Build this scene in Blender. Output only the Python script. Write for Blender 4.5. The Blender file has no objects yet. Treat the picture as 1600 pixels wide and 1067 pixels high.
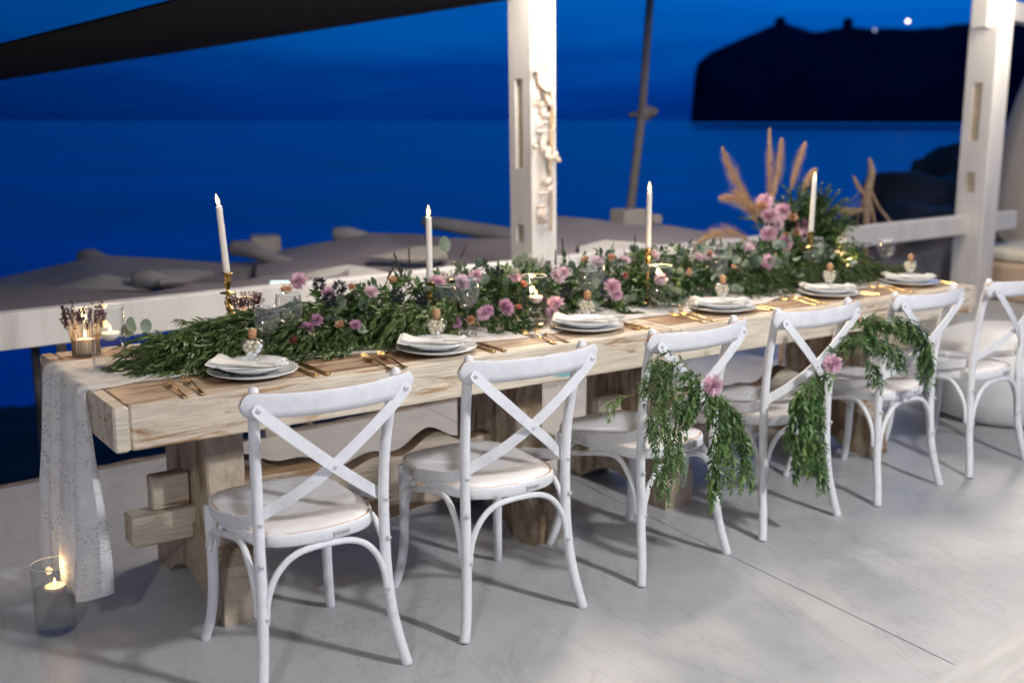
import bpy, math, random
from mathutils import Vector, Matrix, noise
R = random.Random(7)
pi = math.pi
scn = bpy.context.scene
col = scn.collection
D2R = math.radians

# ------------------------------------------------------------------ camera, world, lamps, exposure
cam_d = bpy.data.cameras.new('camera'); cam = bpy.data.objects.new('camera', cam_d); col.objects.link(cam)
scn.camera = cam
cam.location = (0, 0, 1.55)
cam.rotation_euler = (D2R(90 - 11.31), D2R(0.0), D2R(-34.75))
cam_d.sensor_width = 36; cam_d.lens = 1725 / 1600 * 36
cam_d.clip_start = .05; cam_d.clip_end = 60000
cam_d.dof.use_dof = True; cam_d.dof.focus_distance = 3.35; cam_d.dof.aperture_fstop = 1.7; cam_d.dof.aperture_blades = 7

world = bpy.data.worlds.new("World"); scn.world = world; world.use_nodes = True
def build_world():
    nt = world.node_tree; N = nt.nodes; L = nt.links; N.clear()
    out = N.new('ShaderNodeOutputWorld'); bg = N.new('ShaderNodeBackground'); L.new(bg.outputs[0], out.inputs[0])
    tc = N.new('ShaderNodeTexCoord'); sep = N.new('ShaderNodeSeparateXYZ'); L.new(tc.outputs['Generated'], sep.inputs[0])
    ramp = N.new('ShaderNodeValToRGB'); e = ramp.color_ramp.elements
    e[0].position = 0.0; e[0].color = (.0, .017, .135, 1)
    e[1].position = 1.0; e[1].color = (.002, .055, .20, 1)
    for p, c in ((.035, (.0, .026, .18, 1)), (.07, (.0, .055, .27, 1)), (.12, (.0, .085, .36, 1)), (.3, (.001, .10, .36, 1))):
        x = e.new(p); x.color = c
    mp = N.new('ShaderNodeMapping'); mp.inputs['Scale'].default_value = (2.2, 2.2, 16)
    L.new(tc.outputs['Generated'], mp.inputs[0])
    nz = N.new('ShaderNodeTexNoise'); nz.inputs['Scale'].default_value = 1.6; nz.inputs['Detail'].default_value = 5
    L.new(mp.outputs[0], nz.inputs['Vector'])
    # clouds shift the elevation lookup and dim a little
    ma = N.new('ShaderNodeMath'); ma.operation = 'MULTIPLY_ADD'; ma.inputs[1].default_value = .11; ma.inputs[2].default_value = -.055
    L.new(nz.outputs['Fac'], ma.inputs[0])
    sm = N.new('ShaderNodeMath'); sm.operation = 'ADD'; L.new(sep.outputs['Z'], sm.inputs[0]); L.new(ma.outputs[0], sm.inputs[1])
    L.new(sm.outputs[0], ramp.inputs[0])
    # the west (towards +X) still holds more light
    az = N.new('ShaderNodeMath'); az.operation = 'MULTIPLY_ADD'; az.inputs[1].default_value = 1.42; az.inputs[2].default_value = .545
    L.new(sep.outputs['X'], az.inputs[0]); mxx = N.new('ShaderNodeMath'); mxx.operation = 'MAXIMUM'; mxx.inputs[1].default_value = .4; L.new(az.outputs[0], mxx.inputs[0]); az = mxx
    vm = N.new('ShaderNodeVectorMath'); vm.operation = 'SCALE'
    L.new(ramp.outputs[0], vm.inputs[0]); L.new(az.outputs[0], vm.inputs['Scale'])
    L.new(vm.outputs[0], bg.inputs[0]); bg.inputs[1].default_value = 1.0
build_world()

def lamp(name, loc, power, color, size=.12, target=None, spot=None):
    d = bpy.data.lights.new(name, 'SPOT' if spot else 'POINT')
    d.energy = power; d.color = color; d.shadow_soft_size = size
    if spot: d.spot_size = D2R(spot); d.spot_blend = .5
    o = bpy.data.objects.new(name, d); col.objects.link(o); o.location = loc
    if target:
        o.rotation_euler = (Vector(target) - Vector(loc)).to_track_quat('-Z', 'Y').to_euler()
    return o
lamp('pergola_lamp', (3.1, -.4, 2.9), 500, (.98, .98, 1.0), .13)
lamp('pergola_lamp', (-1.3, -.6, 2.7), 190, (.98, .98, 1.0), .10)
lamp('post_lamp', (3.5, 4.45, 2.62), 235, (1, .88, .77), .38)
lamp('post_lamp', (8.4, 4.75, 2.62), 100, (1, .90, .78), .40)
lamp('post_lamp', (-2.6, 4.6, 2.6), 30, (1, .88, .76), .10)

scn.view_settings.view_transform = 'Standard'; scn.view_settings.look = 'None'
scn.view_settings.gamma = 1; scn.view_settings.use_curve_mapping = False; scn.view_settings.exposure = 0.0
scn.render.engine = 'CYCLES'
scn.cycles.max_bounces = 10; scn.cycles.transparent_max_bounces = 28; scn.cycles.transmission_bounces = 8
scn.cycles.caustics_reflective = False; scn.cycles.caustics_refractive = False
scn.cycles.sample_clamp_indirect = 4

# ------------------------------------------------------------------ materials
def newmat(name):
    m = bpy.data.materials.new(name); m.use_nodes = True
    nt = m.node_tree; b = nt.nodes.get('Principled BSDF')
    return m, nt, b
def setp(b, **k):
    for a, v in k.items():
        key = a.replace('_', ' ')
        if key in b.inputs: b.inputs[key].default_value = v
def ramp2(nt, fac, stops):
    r = nt.nodes.new('ShaderNodeValToRGB'); e = r.color_ramp.elements
    e[0].position, e[0].color = stops[0][0], (*stops[0][1], 1) if len(stops[0][1]) == 3 else stops[0][1]
    e[1].position, e[1].color = stops[-1][0], (*stops[-1][1], 1)
    for p, c in stops[1:-1]:
        x = e.new(p); x.color = (*c, 1)
    nt.links.new(fac, r.inputs[0]); return r
def nz(nt, scale, detail=4, rough=.6, coord='Object', stretch=(1, 1, 1), rnd=False, dist=0):
    tc = nt.nodes.new('ShaderNodeTexCoord'); mp = nt.nodes.new('ShaderNodeMapping'); mp.inputs['Scale'].default_value = stretch
    nt.links.new(tc.outputs[coord], mp.inputs[0])
    if rnd:
        oi = nt.nodes.new('ShaderNodeObjectInfo'); cm = nt.nodes.new('ShaderNodeVectorMath'); cm.operation = 'SCALE'
        cb = nt.nodes.new('ShaderNodeCombineXYZ')
        for i in range(3): nt.links.new(oi.outputs['Random'], cb.inputs[i])
        cm.inputs['Scale'].default_value = 37.0; nt.links.new(cb.outputs[0], cm.inputs[0]); nt.links.new(cm.outputs[0], mp.inputs['Location'])
    n = nt.nodes.new('ShaderNodeTexNoise'); n.inputs['Scale'].default_value = scale; n.inputs['Detail'].default_value = detail
    n.inputs['Roughness'].default_value = rough; n.inputs['Distortion'].default_value = dist
    nt.links.new(mp.outputs[0], n.inputs['Vector']); return n
def bump(nt, b, h, strength=.2, dist=.01):
    bp = nt.nodes.new('ShaderNodeBump'); bp.inputs['Strength'].default_value = strength; bp.inputs['Distance'].default_value = dist
    nt.links.new(h, bp.inputs['Height']); nt.links.new(bp.outputs[0], b.inputs['Normal'])
def mixc(nt, fac, a, b_, typ='MIX'):
    m = nt.nodes.new('ShaderNodeMix'); m.data_type = 'RGBA'; m.blend_type = typ
    if isinstance(fac, float): m.inputs[0].default_value = fac
    else: nt.links.new(fac, m.inputs[0])
    for i, v in ((6, a), (7, b_)):
        if isinstance(v, tuple): m.inputs[i].default_value = (*v, 1)
        else: nt.links.new(v, m.inputs[i])
    return m.outputs[2]
def plain(name, colr, rough=.5, metallic=0., var=0., scale=20, bmp=0., **k):
    m, nt, b = newmat(name); setp(b, Roughness=rough, Metallic=metallic, **k)
    if var:
        n = nz(nt, scale); lo = tuple(max(0, c * (1 - var)) for c in colr); hi = tuple(min(1, c * (1 + var)) for c in colr)
        r = ramp2(nt, n.outputs['Fac'], ((.3, lo), (.7, hi))); nt.links.new(r.outputs[0], b.inputs['Base Color'])
        if bmp: bump(nt, b, n.outputs['Fac'], bmp)
    else: b.inputs['Base Color'].default_value = (*colr, 1)
    return m

M = {}
# floor: trowelled grey cement
m, nt, b = newmat('cement')
n1 = nz(nt, .9, 6, .6, dist=1.2); n2 = nz(nt, 5, 8, .7, dist=.6); n3 = nz(nt, 60, 3)
c1 = ramp2(nt, n1.outputs['Fac'], ((.25, (.38, .39, .40)), (.5, (.455, .463, .472)), (.75, (.52, .525, .53))))
c2 = ramp2(nt, n2.outputs['Fac'], ((.28, (.84, .84, .86)), (.5, (1, 1, 1)), (.75, (1.04, 1.04, 1.03))))
cm = mixc(nt, 1.0, c1.outputs[0], c2.outputs[0], 'MULTIPLY'); nt.links.new(cm, b.inputs['Base Color'])
vo = nt.nodes.new('ShaderNodeTexVoronoi'); vo.inputs['Scale'].default_value = 3.1
tcv = nt.nodes.new('ShaderNodeTexCoord'); nt.links.new(tcv.outputs['Object'], vo.inputs['Vector'])
ns = nz(nt, 1.3, 9, .72, stretch=(1, .35, 1), dist=2.5); sm_ = ramp2(nt, ns.outputs['Fac'], ((.485, (1, 1, 1)), (.497, (.80, .80, .81)), (.503, (.80, .80, .81)), (.515, (1, 1, 1))))
cm = mixc(nt, .7, cm, sm_.outputs[0], 'MULTIPLY')
sp = ramp2(nt, vo.outputs['Distance'], ((.0, (.25, .25, .26)), (.018, (.3, .3, .3)), (.03, (1, 1, 1))))
cm2 = mixc(nt, 1.0, cm, sp.outputs[0], 'MULTIPLY'); nt.links.new(cm2, b.inputs['Base Color'])
rr = ramp2(nt, n2.outputs['Fac'], ((.3, (.30, .30, .30)), (.7, (.5, .5, .5)))); nt.links.new(rr.outputs[0], b.inputs['Roughness'])
bump(nt, b, n2.outputs['Fac'], .08, .01); M['cement'] = m
M['gap'] = plain('joint_dark', (.05, .05, .05), .9)
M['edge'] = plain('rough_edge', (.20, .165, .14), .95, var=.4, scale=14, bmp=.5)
# painted wood, whitewashed over brown
def wood(name, cream, brown, wear=.5, stretch=(1.2, 9, 9), top=False):
    m, nt, b = newmat(name)
    a = nz(nt, 2.2, 6, .62, stretch=stretch, rnd=True, dist=.6)
    g = nz(nt, 9, 5, .6, stretch=(stretch[0] * .6, stretch[1] * 1.5, stretch[2] * 1.5), rnd=True)
    s = nz(nt, 1.1, 3, .5, rnd=True, dist=1.0)
    mul = nt.nodes.new('ShaderNodeMath'); mul.operation = 'MULTIPLY_ADD'; mul.inputs[1].default_value = .55
    nt.links.new(s.outputs['Fac'], mul.inputs[0]); nt.links.new(a.outputs['Fac'], mul.inputs[2])
    msk = ramp2(nt, mul.outputs[0], ((wear, (1, 1, 1)), (wear + .07, (0, 0, 0))))
    gr = ramp2(nt, g.outputs['Fac'], ((.35, tuple(c * .72 for c in cream)), (.6, cream)))
    gb = ramp2(nt, g.outputs['Fac'], ((.35, tuple(c * .55 for c in brown)), (.65, brown)))
    c = mixc(nt, msk.outputs[0], gr.outputs[0], gb.outputs[0])
    kn = nz(nt, 3.2, 7, .75, stretch=(stretch[0] * .55, stretch[1] * .5, stretch[2] * .5), rnd=True, dist=1.5)
    cr = ramp2(nt, kn.outputs['Fac'], ((.478, (1, 1, 1)), (.486, (.35, .27, .2)), (.492, (1, 1, 1))))
    bl = nz(nt, .8, 4, .6, rnd=True); sh = ramp2(nt, bl.outputs['Fac'], ((.3, (.78, .74, .70)), (.65, (1.06, 1.04, 1.0))))
    c = mixc(nt, .55, c, cr.outputs[0], 'MULTIPLY'); c = mixc(nt, 1.0, c, sh.outputs[0], 'MULTIPLY')
    nt.links.new(c, b.inputs['Base Color']); b.inputs['Roughness'].default_value = .55 if not top else .42
    bump(nt, b, g.outputs['Fac'], .25, .004)
    return m, nt, b, c
M['wood_front'] = wood('whitewashed_wood', (.72, .65, .55), (.48, .30, .15), .65)[0]
M['wood_top'] = wood('worn_table_top', (.55, .41, .29), (.30, .17, .085), .66, top=True)[0]
M['wood_dark'] = wood('aged_trestle_wood', (.54, .45, .35), (.36, .25, .15), .68, stretch=(5, 5, 1.2))[0]
M['wood_board'] = wood('wavy_board_wood', (.68, .60, .49), (.42, .26, .13), .67)[0]
M['bark'] = plain('board_edge_bark', (.20, .13, .08), .9, var=.4, scale=30, bmp=.6)
# front beam with a turquoise rub of old paint
def wood_patch(name, cx, cz, rx, rz):
    m, nt, b, c = wood(name, (.71, .63, .52), (.48, .30, .15), .665)
    tc = nt.nodes.new('ShaderNodeTexCoord'); sp_ = nt.nodes.new('ShaderNodeSeparateXYZ'); nt.links.new(tc.outputs['Object'], sp_.inputs[0])
    def axis(o, c0, r0):
        a_ = nt.nodes.new('ShaderNodeMath'); a_.operation = 'SUBTRACT'; nt.links.new(o, a_.inputs[0]); a_.inputs[1].default_value = c0
        d_ = nt.nodes.new('ShaderNodeMath'); d_.operation = 'DIVIDE'; nt.links.new(a_.outputs[0], d_.inputs[0]); d_.inputs[1].default_value = r0
        p_ = nt.nodes.new('ShaderNodeMath'); p_.operation = 'POWER'; nt.links.new(d_.outputs[0], p_.inputs[0]); p_.inputs[1].default_value = 2
        return p_
    px, pz = axis(sp_.outputs['X'], cx, rx), axis(sp_.outputs['Z'], cz, rz)
    ad = nt.nodes.new('ShaderNodeMath'); ad.operation = 'ADD'; nt.links.new(px.outputs[0], ad.inputs[0]); nt.links.new(pz.outputs[0], ad.inputs[1])
    n_ = nz(nt, 12, 4, stretch=(.5, 1, 2)); a2 = nt.nodes.new('ShaderNodeMath'); a2.operation = 'MULTIPLY_ADD'; a2.inputs[1].default_value = 1.2
    nt.links.new(n_.outputs['Fac'], a2.inputs[0]); nt.links.new(ad.outputs[0], a2.inputs[2])
    k = ramp2(nt, a2.outputs[0], ((.75, (1, 1, 1)), (1.5, (0, 0, 0))))
    nt.links.new(mixc(nt, k.outputs[0], c, (.20, .40, .44)), b.inputs['Base Color']); return m
M['wood_patch'] = wood_patch('whitewashed_wood_turquoise', 1.60, .672, .17, .022)
# white chair paint
m, nt, b = newmat('white_chair_paint')
n = nz(nt, 19, 8, .75, rnd=True); c = ramp2(nt, n.outputs['Fac'], ((.27, (.42, .41, .41)), (.34, (.68, .685, .70)), (.5, (.76, .765, .78)), (.7, (.81, .815, .825))))
nt.links.new(c.outputs[0], b.inputs['Base Color']); setp(b, Roughness=.48); bump(nt, b, n.outputs['Fac'], .05, .002); M['chair'] = m
m, nt, b = newmat('worn_chair_edge')
n = nz(nt, 9, 3, .6, rnd=True); c = ramp2(nt, n.outputs['Fac'], ((.44, (.76, .765, .775)), (.47, (.46, .23, .10))))
nt.links.new(c.outputs[0], b.inputs['Base Color']); setp(b, Roughness=.5); M['worn'] = m
M['screw'] = plain('painted_screw', (.62, .62, .63), .35)
M['dark'] = plain('dark_recess', (.03, .03, .03), .6)
M['label'] = plain('silver_label', (.62, .62, .62), .35)
M['rubber'] = plain('rubber_foot', (.05, .05, .05), .8)
# structure paint
m, nt, b = newmat('white_post_paint')
n = nz(nt, 3, 6, .6, stretch=(3, 3, .5), rnd=True); c = ramp2(nt, n.outputs['Fac'], ((.25, (.58, .56, .52)), (.6, (.72, .70, .67))))
g = nz(nt, 20, 3, stretch=(1, 1, .05)); nt.links.new(c.outputs[0], b.inputs['Base Color']); setp(b, Roughness=.5); bump(nt, b, g.outputs['Fac'], .25, .004); M['post'] = m
M['mortise'] = plain('beige_mortise', (.42, .35, .26), .7, var=.2)
M['plaster'] = plain('limewashed_plaster', (.60, .54, .44), .9, var=.18, scale=3, bmp=.4)
M['bench'] = plain('tan_bench_render', (.50, .37, .27), .85, var=.1, scale=4)
M['cushion'] = plain('cream_cushion', (.66, .62, .52), .9, var=.06, scale=60, bmp=.1)
M['canopy'] = plain('taupe_canopy_cloth', (.30, .26, .26), .95, var=.16, scale=1.5, bmp=.2)
M['canopy2'] = plain('beige_canopy_lining', (.42, .385, .34), .95, var=.12, scale=2)
M['bolster'] = plain('grey_canvas_roll', (.29, .275, .28), .95, var=.15, scale=3)
M['canvas_white'] = plain('white_canvas', (.60, .58, .54), .9, var=.08, scale=3)
M['block'] = plain('pale_block', (.42, .37, .32), .9, var=.15)
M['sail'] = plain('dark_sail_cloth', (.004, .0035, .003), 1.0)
M['pole'] = plain('weathered_pole', (.15, .13, .12), .6, var=.2, scale=8)
M['rock'] = plain('dark_rock', (.045, .045, .05), .95, var=.7, scale=1.2, bmp=1.0)
M['beach'] = plain('black_sand', (.022, .024, .03), .98, var=.5, scale=.6, bmp=.4)
M['cliff'] = plain('hazed_cliff_rock', (.016, .022, .075), 1.0, var=.3, scale=.01)  # distance haze is put into the blue base colour
M['driftwood'] = plain('driftwood', (.30, .21, .14), .9, var=.35, scale=18, bmp=.5)
M['rope'] = plain('jute_twine', (.45, .32, .19), .9, var=.2, scale=60)
M['shell'] = plain('sea_shell', (.72, .62, .52), .4, var=.2, scale=25)
M['bluemat'] = plain('blue_cushion_cloth', (.02, .13, .50), .85, var=.1)
M['basket'] = plain('brown_wicker', (.075, .045, .03), .9, var=.4, scale=30, bmp=.6)
# sea
m, nt, b = newmat('sea_water')
n = nz(nt, .35, 6, .65, stretch=(1, 1, 1)); n_2 = nz(nt, .02, 4, .6, stretch=(1, 2.5, 1))
c = ramp2(nt, n_2.outputs['Fac'], ((.32, (.0, .04, .34)), (.68, (.0, .12, .80)))); nt.links.new(c.outputs[0], b.inputs['Base Color'])
setp(b, Roughness=.28, IOR=1.40); bump(nt, b, n.outputs['Fac'], .6, .5); M['sea'] = m
# crockery
M['china'] = plain('white_china', (.80, .81, .81), .12, Coat_Weight=.6)
M['linen'] = plain('white_linen', (.80, .78, .74), .95, var=.03, scale=200, bmp=.1, Sheen_Weight=.2)
M['gold'] = plain('gold_cutlery', (.83, .56, .22), .16, 1.0)
m, nt, b = newmat('brass')
n = nz(nt, 30, 4); c = ramp2(nt, n.outputs['Fac'], ((.35, (.52, .33, .10)), (.6, (.80, .56, .20)))); nt.links.new(c.outputs[0], b.inputs['Base Color']); setp(b, Metallic=1., Roughness=.2); M['brass'] = m
M['cork'] = plain('cork', (.50, .28, .13), .9, var=.3, scale=90, bmp=.4)
M['candy'] = plain('ivory_sweet', (.74, .67, .50), .3)
M['almond'] = plain('white_sugared_almond', (.82, .84, .86), .25)
m, nt, b = newmat('candle_wax'); setp(b, Base_Color=(.86, .80, .72, 1), Roughness=.45, Subsurface_Weight=.25, Subsurface_Scale=.02); b.inputs['Subsurface Radius'].default_value = (1, .5, .25); M['wax'] = m
M['wick'] = plain('wick', (.02, .02, .02), .9)
def emis(name, c, s):
    m = bpy.data.materials.new(name); m.use_nodes = True; nt = m.node_tree; nt.nodes.clear()
    o = nt.nodes.new('ShaderNodeOutputMaterial'); e = nt.nodes.new('ShaderNodeEmission'); e.inputs[0].default_value = (*c, 1); e.inputs[1].default_value = s
    nt.links.new(e.outputs[0], o.inputs[0]); return m
M['flame'] = emis('candle_flame', (1, .62, .24), 7)
M['cape_light'] = emis('far_lamp_glow', (1, .86, .70), 6)
M['cape_light2'] = emis('dim_far_lamp_glow', (.55, .62, .9), .9)
M['strip_light'] = emis('white_lamp_strip', (.75, 1, .92), 1.6)
def schlick(nt, f0, pwr=2.8, k=.75):
    lw = nt.nodes.new('ShaderNodeLayerWeight'); lw.inputs[0].default_value = .5
    pw = nt.nodes.new('ShaderNodeMath'); pw.operation = 'POWER'; pw.inputs[1].default_value = pwr; nt.links.new(lw.outputs['Facing'], pw.inputs[0])
    m = nt.nodes.new('ShaderNodeMath'); m.operation = 'MULTIPLY_ADD'; m.inputs[1].default_value = k; m.inputs[2].default_value = f0; m.use_clamp = True
    nt.links.new(pw.outputs[0], m.inputs[0]); return m
# thin glass: clear shell with fresnel reflection
def glass(name, tint=(1, 1, 1), ior=1.45, boost=1.0):
    m = bpy.data.materials.new(name); m.use_nodes = True; nt = m.node_tree; nt.nodes.clear()
    o = nt.nodes.new('ShaderNodeOutputMaterial'); t = nt.nodes.new('ShaderNodeBsdfTransparent'); t.inputs[0].default_value = (*tint, 1)
    g = nt.nodes.new('ShaderNodeBsdfGlossy'); g.inputs['Roughness'].default_value = .025; mx = nt.nodes.new('ShaderNodeMixShader')
    mm = schlick(nt, .03 * boost, 3.2, .5)
    nt.links.new(mm.outputs[0], mx.inputs[0]); nt.links.new(t.outputs[0], mx.inputs[1]); nt.links.new(g.outputs[0], mx.inputs[2]); nt.links.new(mx.outputs[0], o.inputs[0])
    return m
M['glass'] = glass('clear_glass', (.985, .99, .985), 1.5, .8); M['crystal'] = glass('wine_glass_crystal', (.97, .98, .98), 1.5, 2.2)
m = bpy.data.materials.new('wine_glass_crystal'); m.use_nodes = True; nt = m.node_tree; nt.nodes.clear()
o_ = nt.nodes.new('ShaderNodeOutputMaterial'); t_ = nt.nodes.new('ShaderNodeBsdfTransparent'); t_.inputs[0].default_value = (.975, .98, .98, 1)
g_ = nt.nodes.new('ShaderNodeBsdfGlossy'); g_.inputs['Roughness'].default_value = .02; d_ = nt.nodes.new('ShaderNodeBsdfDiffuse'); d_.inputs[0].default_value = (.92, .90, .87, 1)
a_ = nt.nodes.new('ShaderNodeMixShader'); a_.inputs[0].default_value = .18; nt.links.new(g_.outputs[0], a_.inputs[1]); nt.links.new(d_.outputs[0], a_.inputs[2])  # white diffuse veil puts bright edge glints into the glass colour
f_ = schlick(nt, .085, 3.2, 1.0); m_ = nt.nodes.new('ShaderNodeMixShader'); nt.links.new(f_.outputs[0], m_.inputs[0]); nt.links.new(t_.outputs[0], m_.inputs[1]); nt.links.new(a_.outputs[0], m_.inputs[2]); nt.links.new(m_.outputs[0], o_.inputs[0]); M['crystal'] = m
m = bpy.data.materials.new('water_in_vase'); m.use_nodes = True; nt = m.node_tree; nt.nodes.clear()
o_ = nt.nodes.new('ShaderNodeOutputMaterial'); g_ = nt.nodes.new('ShaderNodeBsdfRefraction'); g_.inputs['IOR'].default_value = 1.25; g_.inputs['Roughness'].default_value = 0; g_.inputs[0].default_value = (.98, 1, .99, 1)
t_ = nt.nodes.new('ShaderNodeBsdfTransparent'); mx_ = nt.nodes.new('ShaderNodeMixShader'); mx_.inputs[0].default_value = .03
g2 = nt.nodes.new('ShaderNodeBsdfGlossy'); g2.inputs['Roughness'].default_value = .01; f_ = schlick(nt, .012, 3.5, .4); m2_ = nt.nodes.new('ShaderNodeMixShader')
nt.links.new(t_.outputs[0], mx_.inputs[1]); nt.links.new(g_.outputs[0], mx_.inputs[2]); nt.links.new(f_.outputs[0], m2_.inputs[0]); nt.links.new(mx_.outputs[0], m2_.inputs[1]); nt.links.new(g2.outputs[0], m2_.inputs[2]); nt.links.new(m2_.outputs[0], o_.inputs[0]); M['water'] = m
m, nt, b = newmat('painted_lip_glint'); setp(b, Base_Color=(.9, .93, .93, 1), Roughness=.05, Alpha=.8); M['lip'] = m  # near-opaque white, the rim's bright glint painted as colour
# leaves with per-leaf variation
def leafmat(name, lo, mid, hi, trans=.25, rough=.45):
    m = bpy.data.materials.new(name); m.use_nodes = True; nt = m.node_tree; b = nt.nodes.get('Principled BSDF'); o = nt.nodes.get('Material Output')
    a = nt.nodes.new('ShaderNodeAttribute'); a.attribute_name = 'vary'
    c = ramp2(nt, a.outputs['Fac'], ((0, lo), (.5, mid), (1, hi))); nt.links.new(c.outputs[0], b.inputs['Base Color']); setp(b, Roughness=rough)
    tr = nt.nodes.new('ShaderNodeBsdfTranslucent'); nt.links.new(c.outputs[0], tr.inputs[0]); mx = nt.nodes.new('ShaderNodeMixShader'); mx.inputs[0].default_value = trans
    nt.links.new(b.outputs[0], mx.inputs[1]); nt.links.new(tr.outputs[0], mx.inputs[2]); nt.links.new(mx.outputs[0], o.inputs[0]); return m
M['olive'] = leafmat('olive_leaf', (.028, .062, .018), (.085, .150, .040), (.20, .28, .09))
M['ruscus'] = leafmat('ruscus_leaf', (.018, .050, .016), (.052, .115, .034), (.12, .20, .065))
M['fresh'] = leafmat('fresh_green_leaf', (.04, .10, .03), (.10, .20, .05), (.22, .32, .09))
M['euca'] = leafmat('eucalyptus_leaf', (.055, .10, .075), (.13, .19, .14), (.30, .36, .27))
M['fern'] = leafmat('fern_leaf', (.02, .055, .014), (.055, .115, .026), (.13, .21, .05))
M['stem'] = plain('green_stem', (.09, .10, .03), .7)
M['thistle'] = plain('dark_thistle', (.018, .022, .035), .8, var=.4, scale=60)
M['spike'] = plain('purple_green_spike', (.07, .075, .06), .8, var=.5, scale=80)
def petal(name, lo, hi):
    return leafmat(name, lo, tuple((a + b_) / 2 for a, b_ in zip(lo, hi)), hi, .3, .6)
M['pink'] = petal('pink_petal', (.62, .34, .46), (.92, .70, .78))
M['palepink'] = petal('pale_pink_petal', (.70, .48, .56), (.90, .78, .81))
M['mauve'] = petal('mauve_petal', (.46, .20, .35), (.74, .46, .60))
M['peach'] = petal('peach_petal', (.60, .32, .18), (.82, .58, .40))
M['coral'] = petal('coral_petal', (.62, .18, .14), (.80, .38, .30))
M['whitepetal'] = petal('white_petal', (.62, .62, .50), (.82, .80, .74))
M['pampas'] = leafmat('pampas_plume', (.30, .19, .09), (.54, .37, .19), (.74, .56, .34), .3, .9)
M['lavender'] = plain('dried_lavender', (.06, .028, .04), .95, var=.5, scale=200)
M['straw'] = plain('lavender_stalk', (.32, .24, .12), .8, var=.3, scale=90)
# lace
m = bpy.data.materials.new('white_lace'); m.use_nodes = True; nt = m.node_tree; b = nt.nodes.get('Principled BSDF'); o = nt.nodes.get('Material Output')
setp(b, Base_Color=(.92, .92, .92, 1), Roughness=.9)
tc = nt.nodes.new('ShaderNodeTexCoord')
v1 = nt.nodes.new('ShaderNodeTexVoronoi'); v1.feature = 'DISTANCE_TO_EDGE'; v1.inputs['Scale'].default_value = 95; nt.links.new(tc.outputs['UV'], v1.inputs['Vector'])
v2 = nt.nodes.new('ShaderNodeTexVoronoi'); v2.feature = 'DISTANCE_TO_EDGE'; v2.inputs['Scale'].default_value = 20; v2.inputs['Randomness'].default_value = .15; nt.links.new(tc.outputs['UV'], v2.inputs['Vector'])
nn = nt.nodes.new('ShaderNodeTexNoise'); nn.inputs['Scale'].default_value = 14; nn.inputs['Detail'].default_value = 3; nt.links.new(tc.outputs['UV'], nn.inputs['Vector'])
net = ramp2(nt, v1.outputs['Distance'], ((.08, (1, 1, 1)), (.22, (.2, .2, .2))))
big = ramp2(nt, v2.outputs['Distance'], ((.03, (1, 1, 1)), (.055, (.0, .0, .0))))
mot = ramp2(nt, nn.outputs['Fac'], ((.42, (0, 0, 0)), (.56, (1, 1, 1))))
x1 = mixc(nt, 1.0, net.outputs[0], big.outputs[0], 'LIGHTEN'); x2 = mixc(nt, 1.0, x1, mot.outputs[0], 'LIGHTEN')
al = nt.nodes.new('ShaderNodeMath'); al.operation = 'MULTIPLY_ADD'; al.inputs[1].default_value = .50; al.inputs[2].default_value = .48; nt.links.new(x2, al.inputs[0])
tl = nt.nodes.new('ShaderNodeBsdfTranslucent'); tl.inputs[0].default_value = (.8, .8, .8, 1); mxt = nt.nodes.new('ShaderNodeMixShader'); mxt.inputs[0].default_value = .35
nt.links.new(b.outputs[0], mxt.inputs[1]); nt.links.new(tl.outputs[0], mxt.inputs[2])
tp = nt.nodes.new('ShaderNodeBsdfTransparent'); mxa = nt.nodes.new('ShaderNodeMixShader'); nt.links.new(al.outputs[0], mxa.inputs[0])
nt.links.new(tp.outputs[0], mxa.inputs[1]); nt.links.new(mxt.outputs[0], mxa.inputs[2]); nt.links.new(mxa.outputs[0], o.inputs[0]); M['lace'] = m

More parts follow.
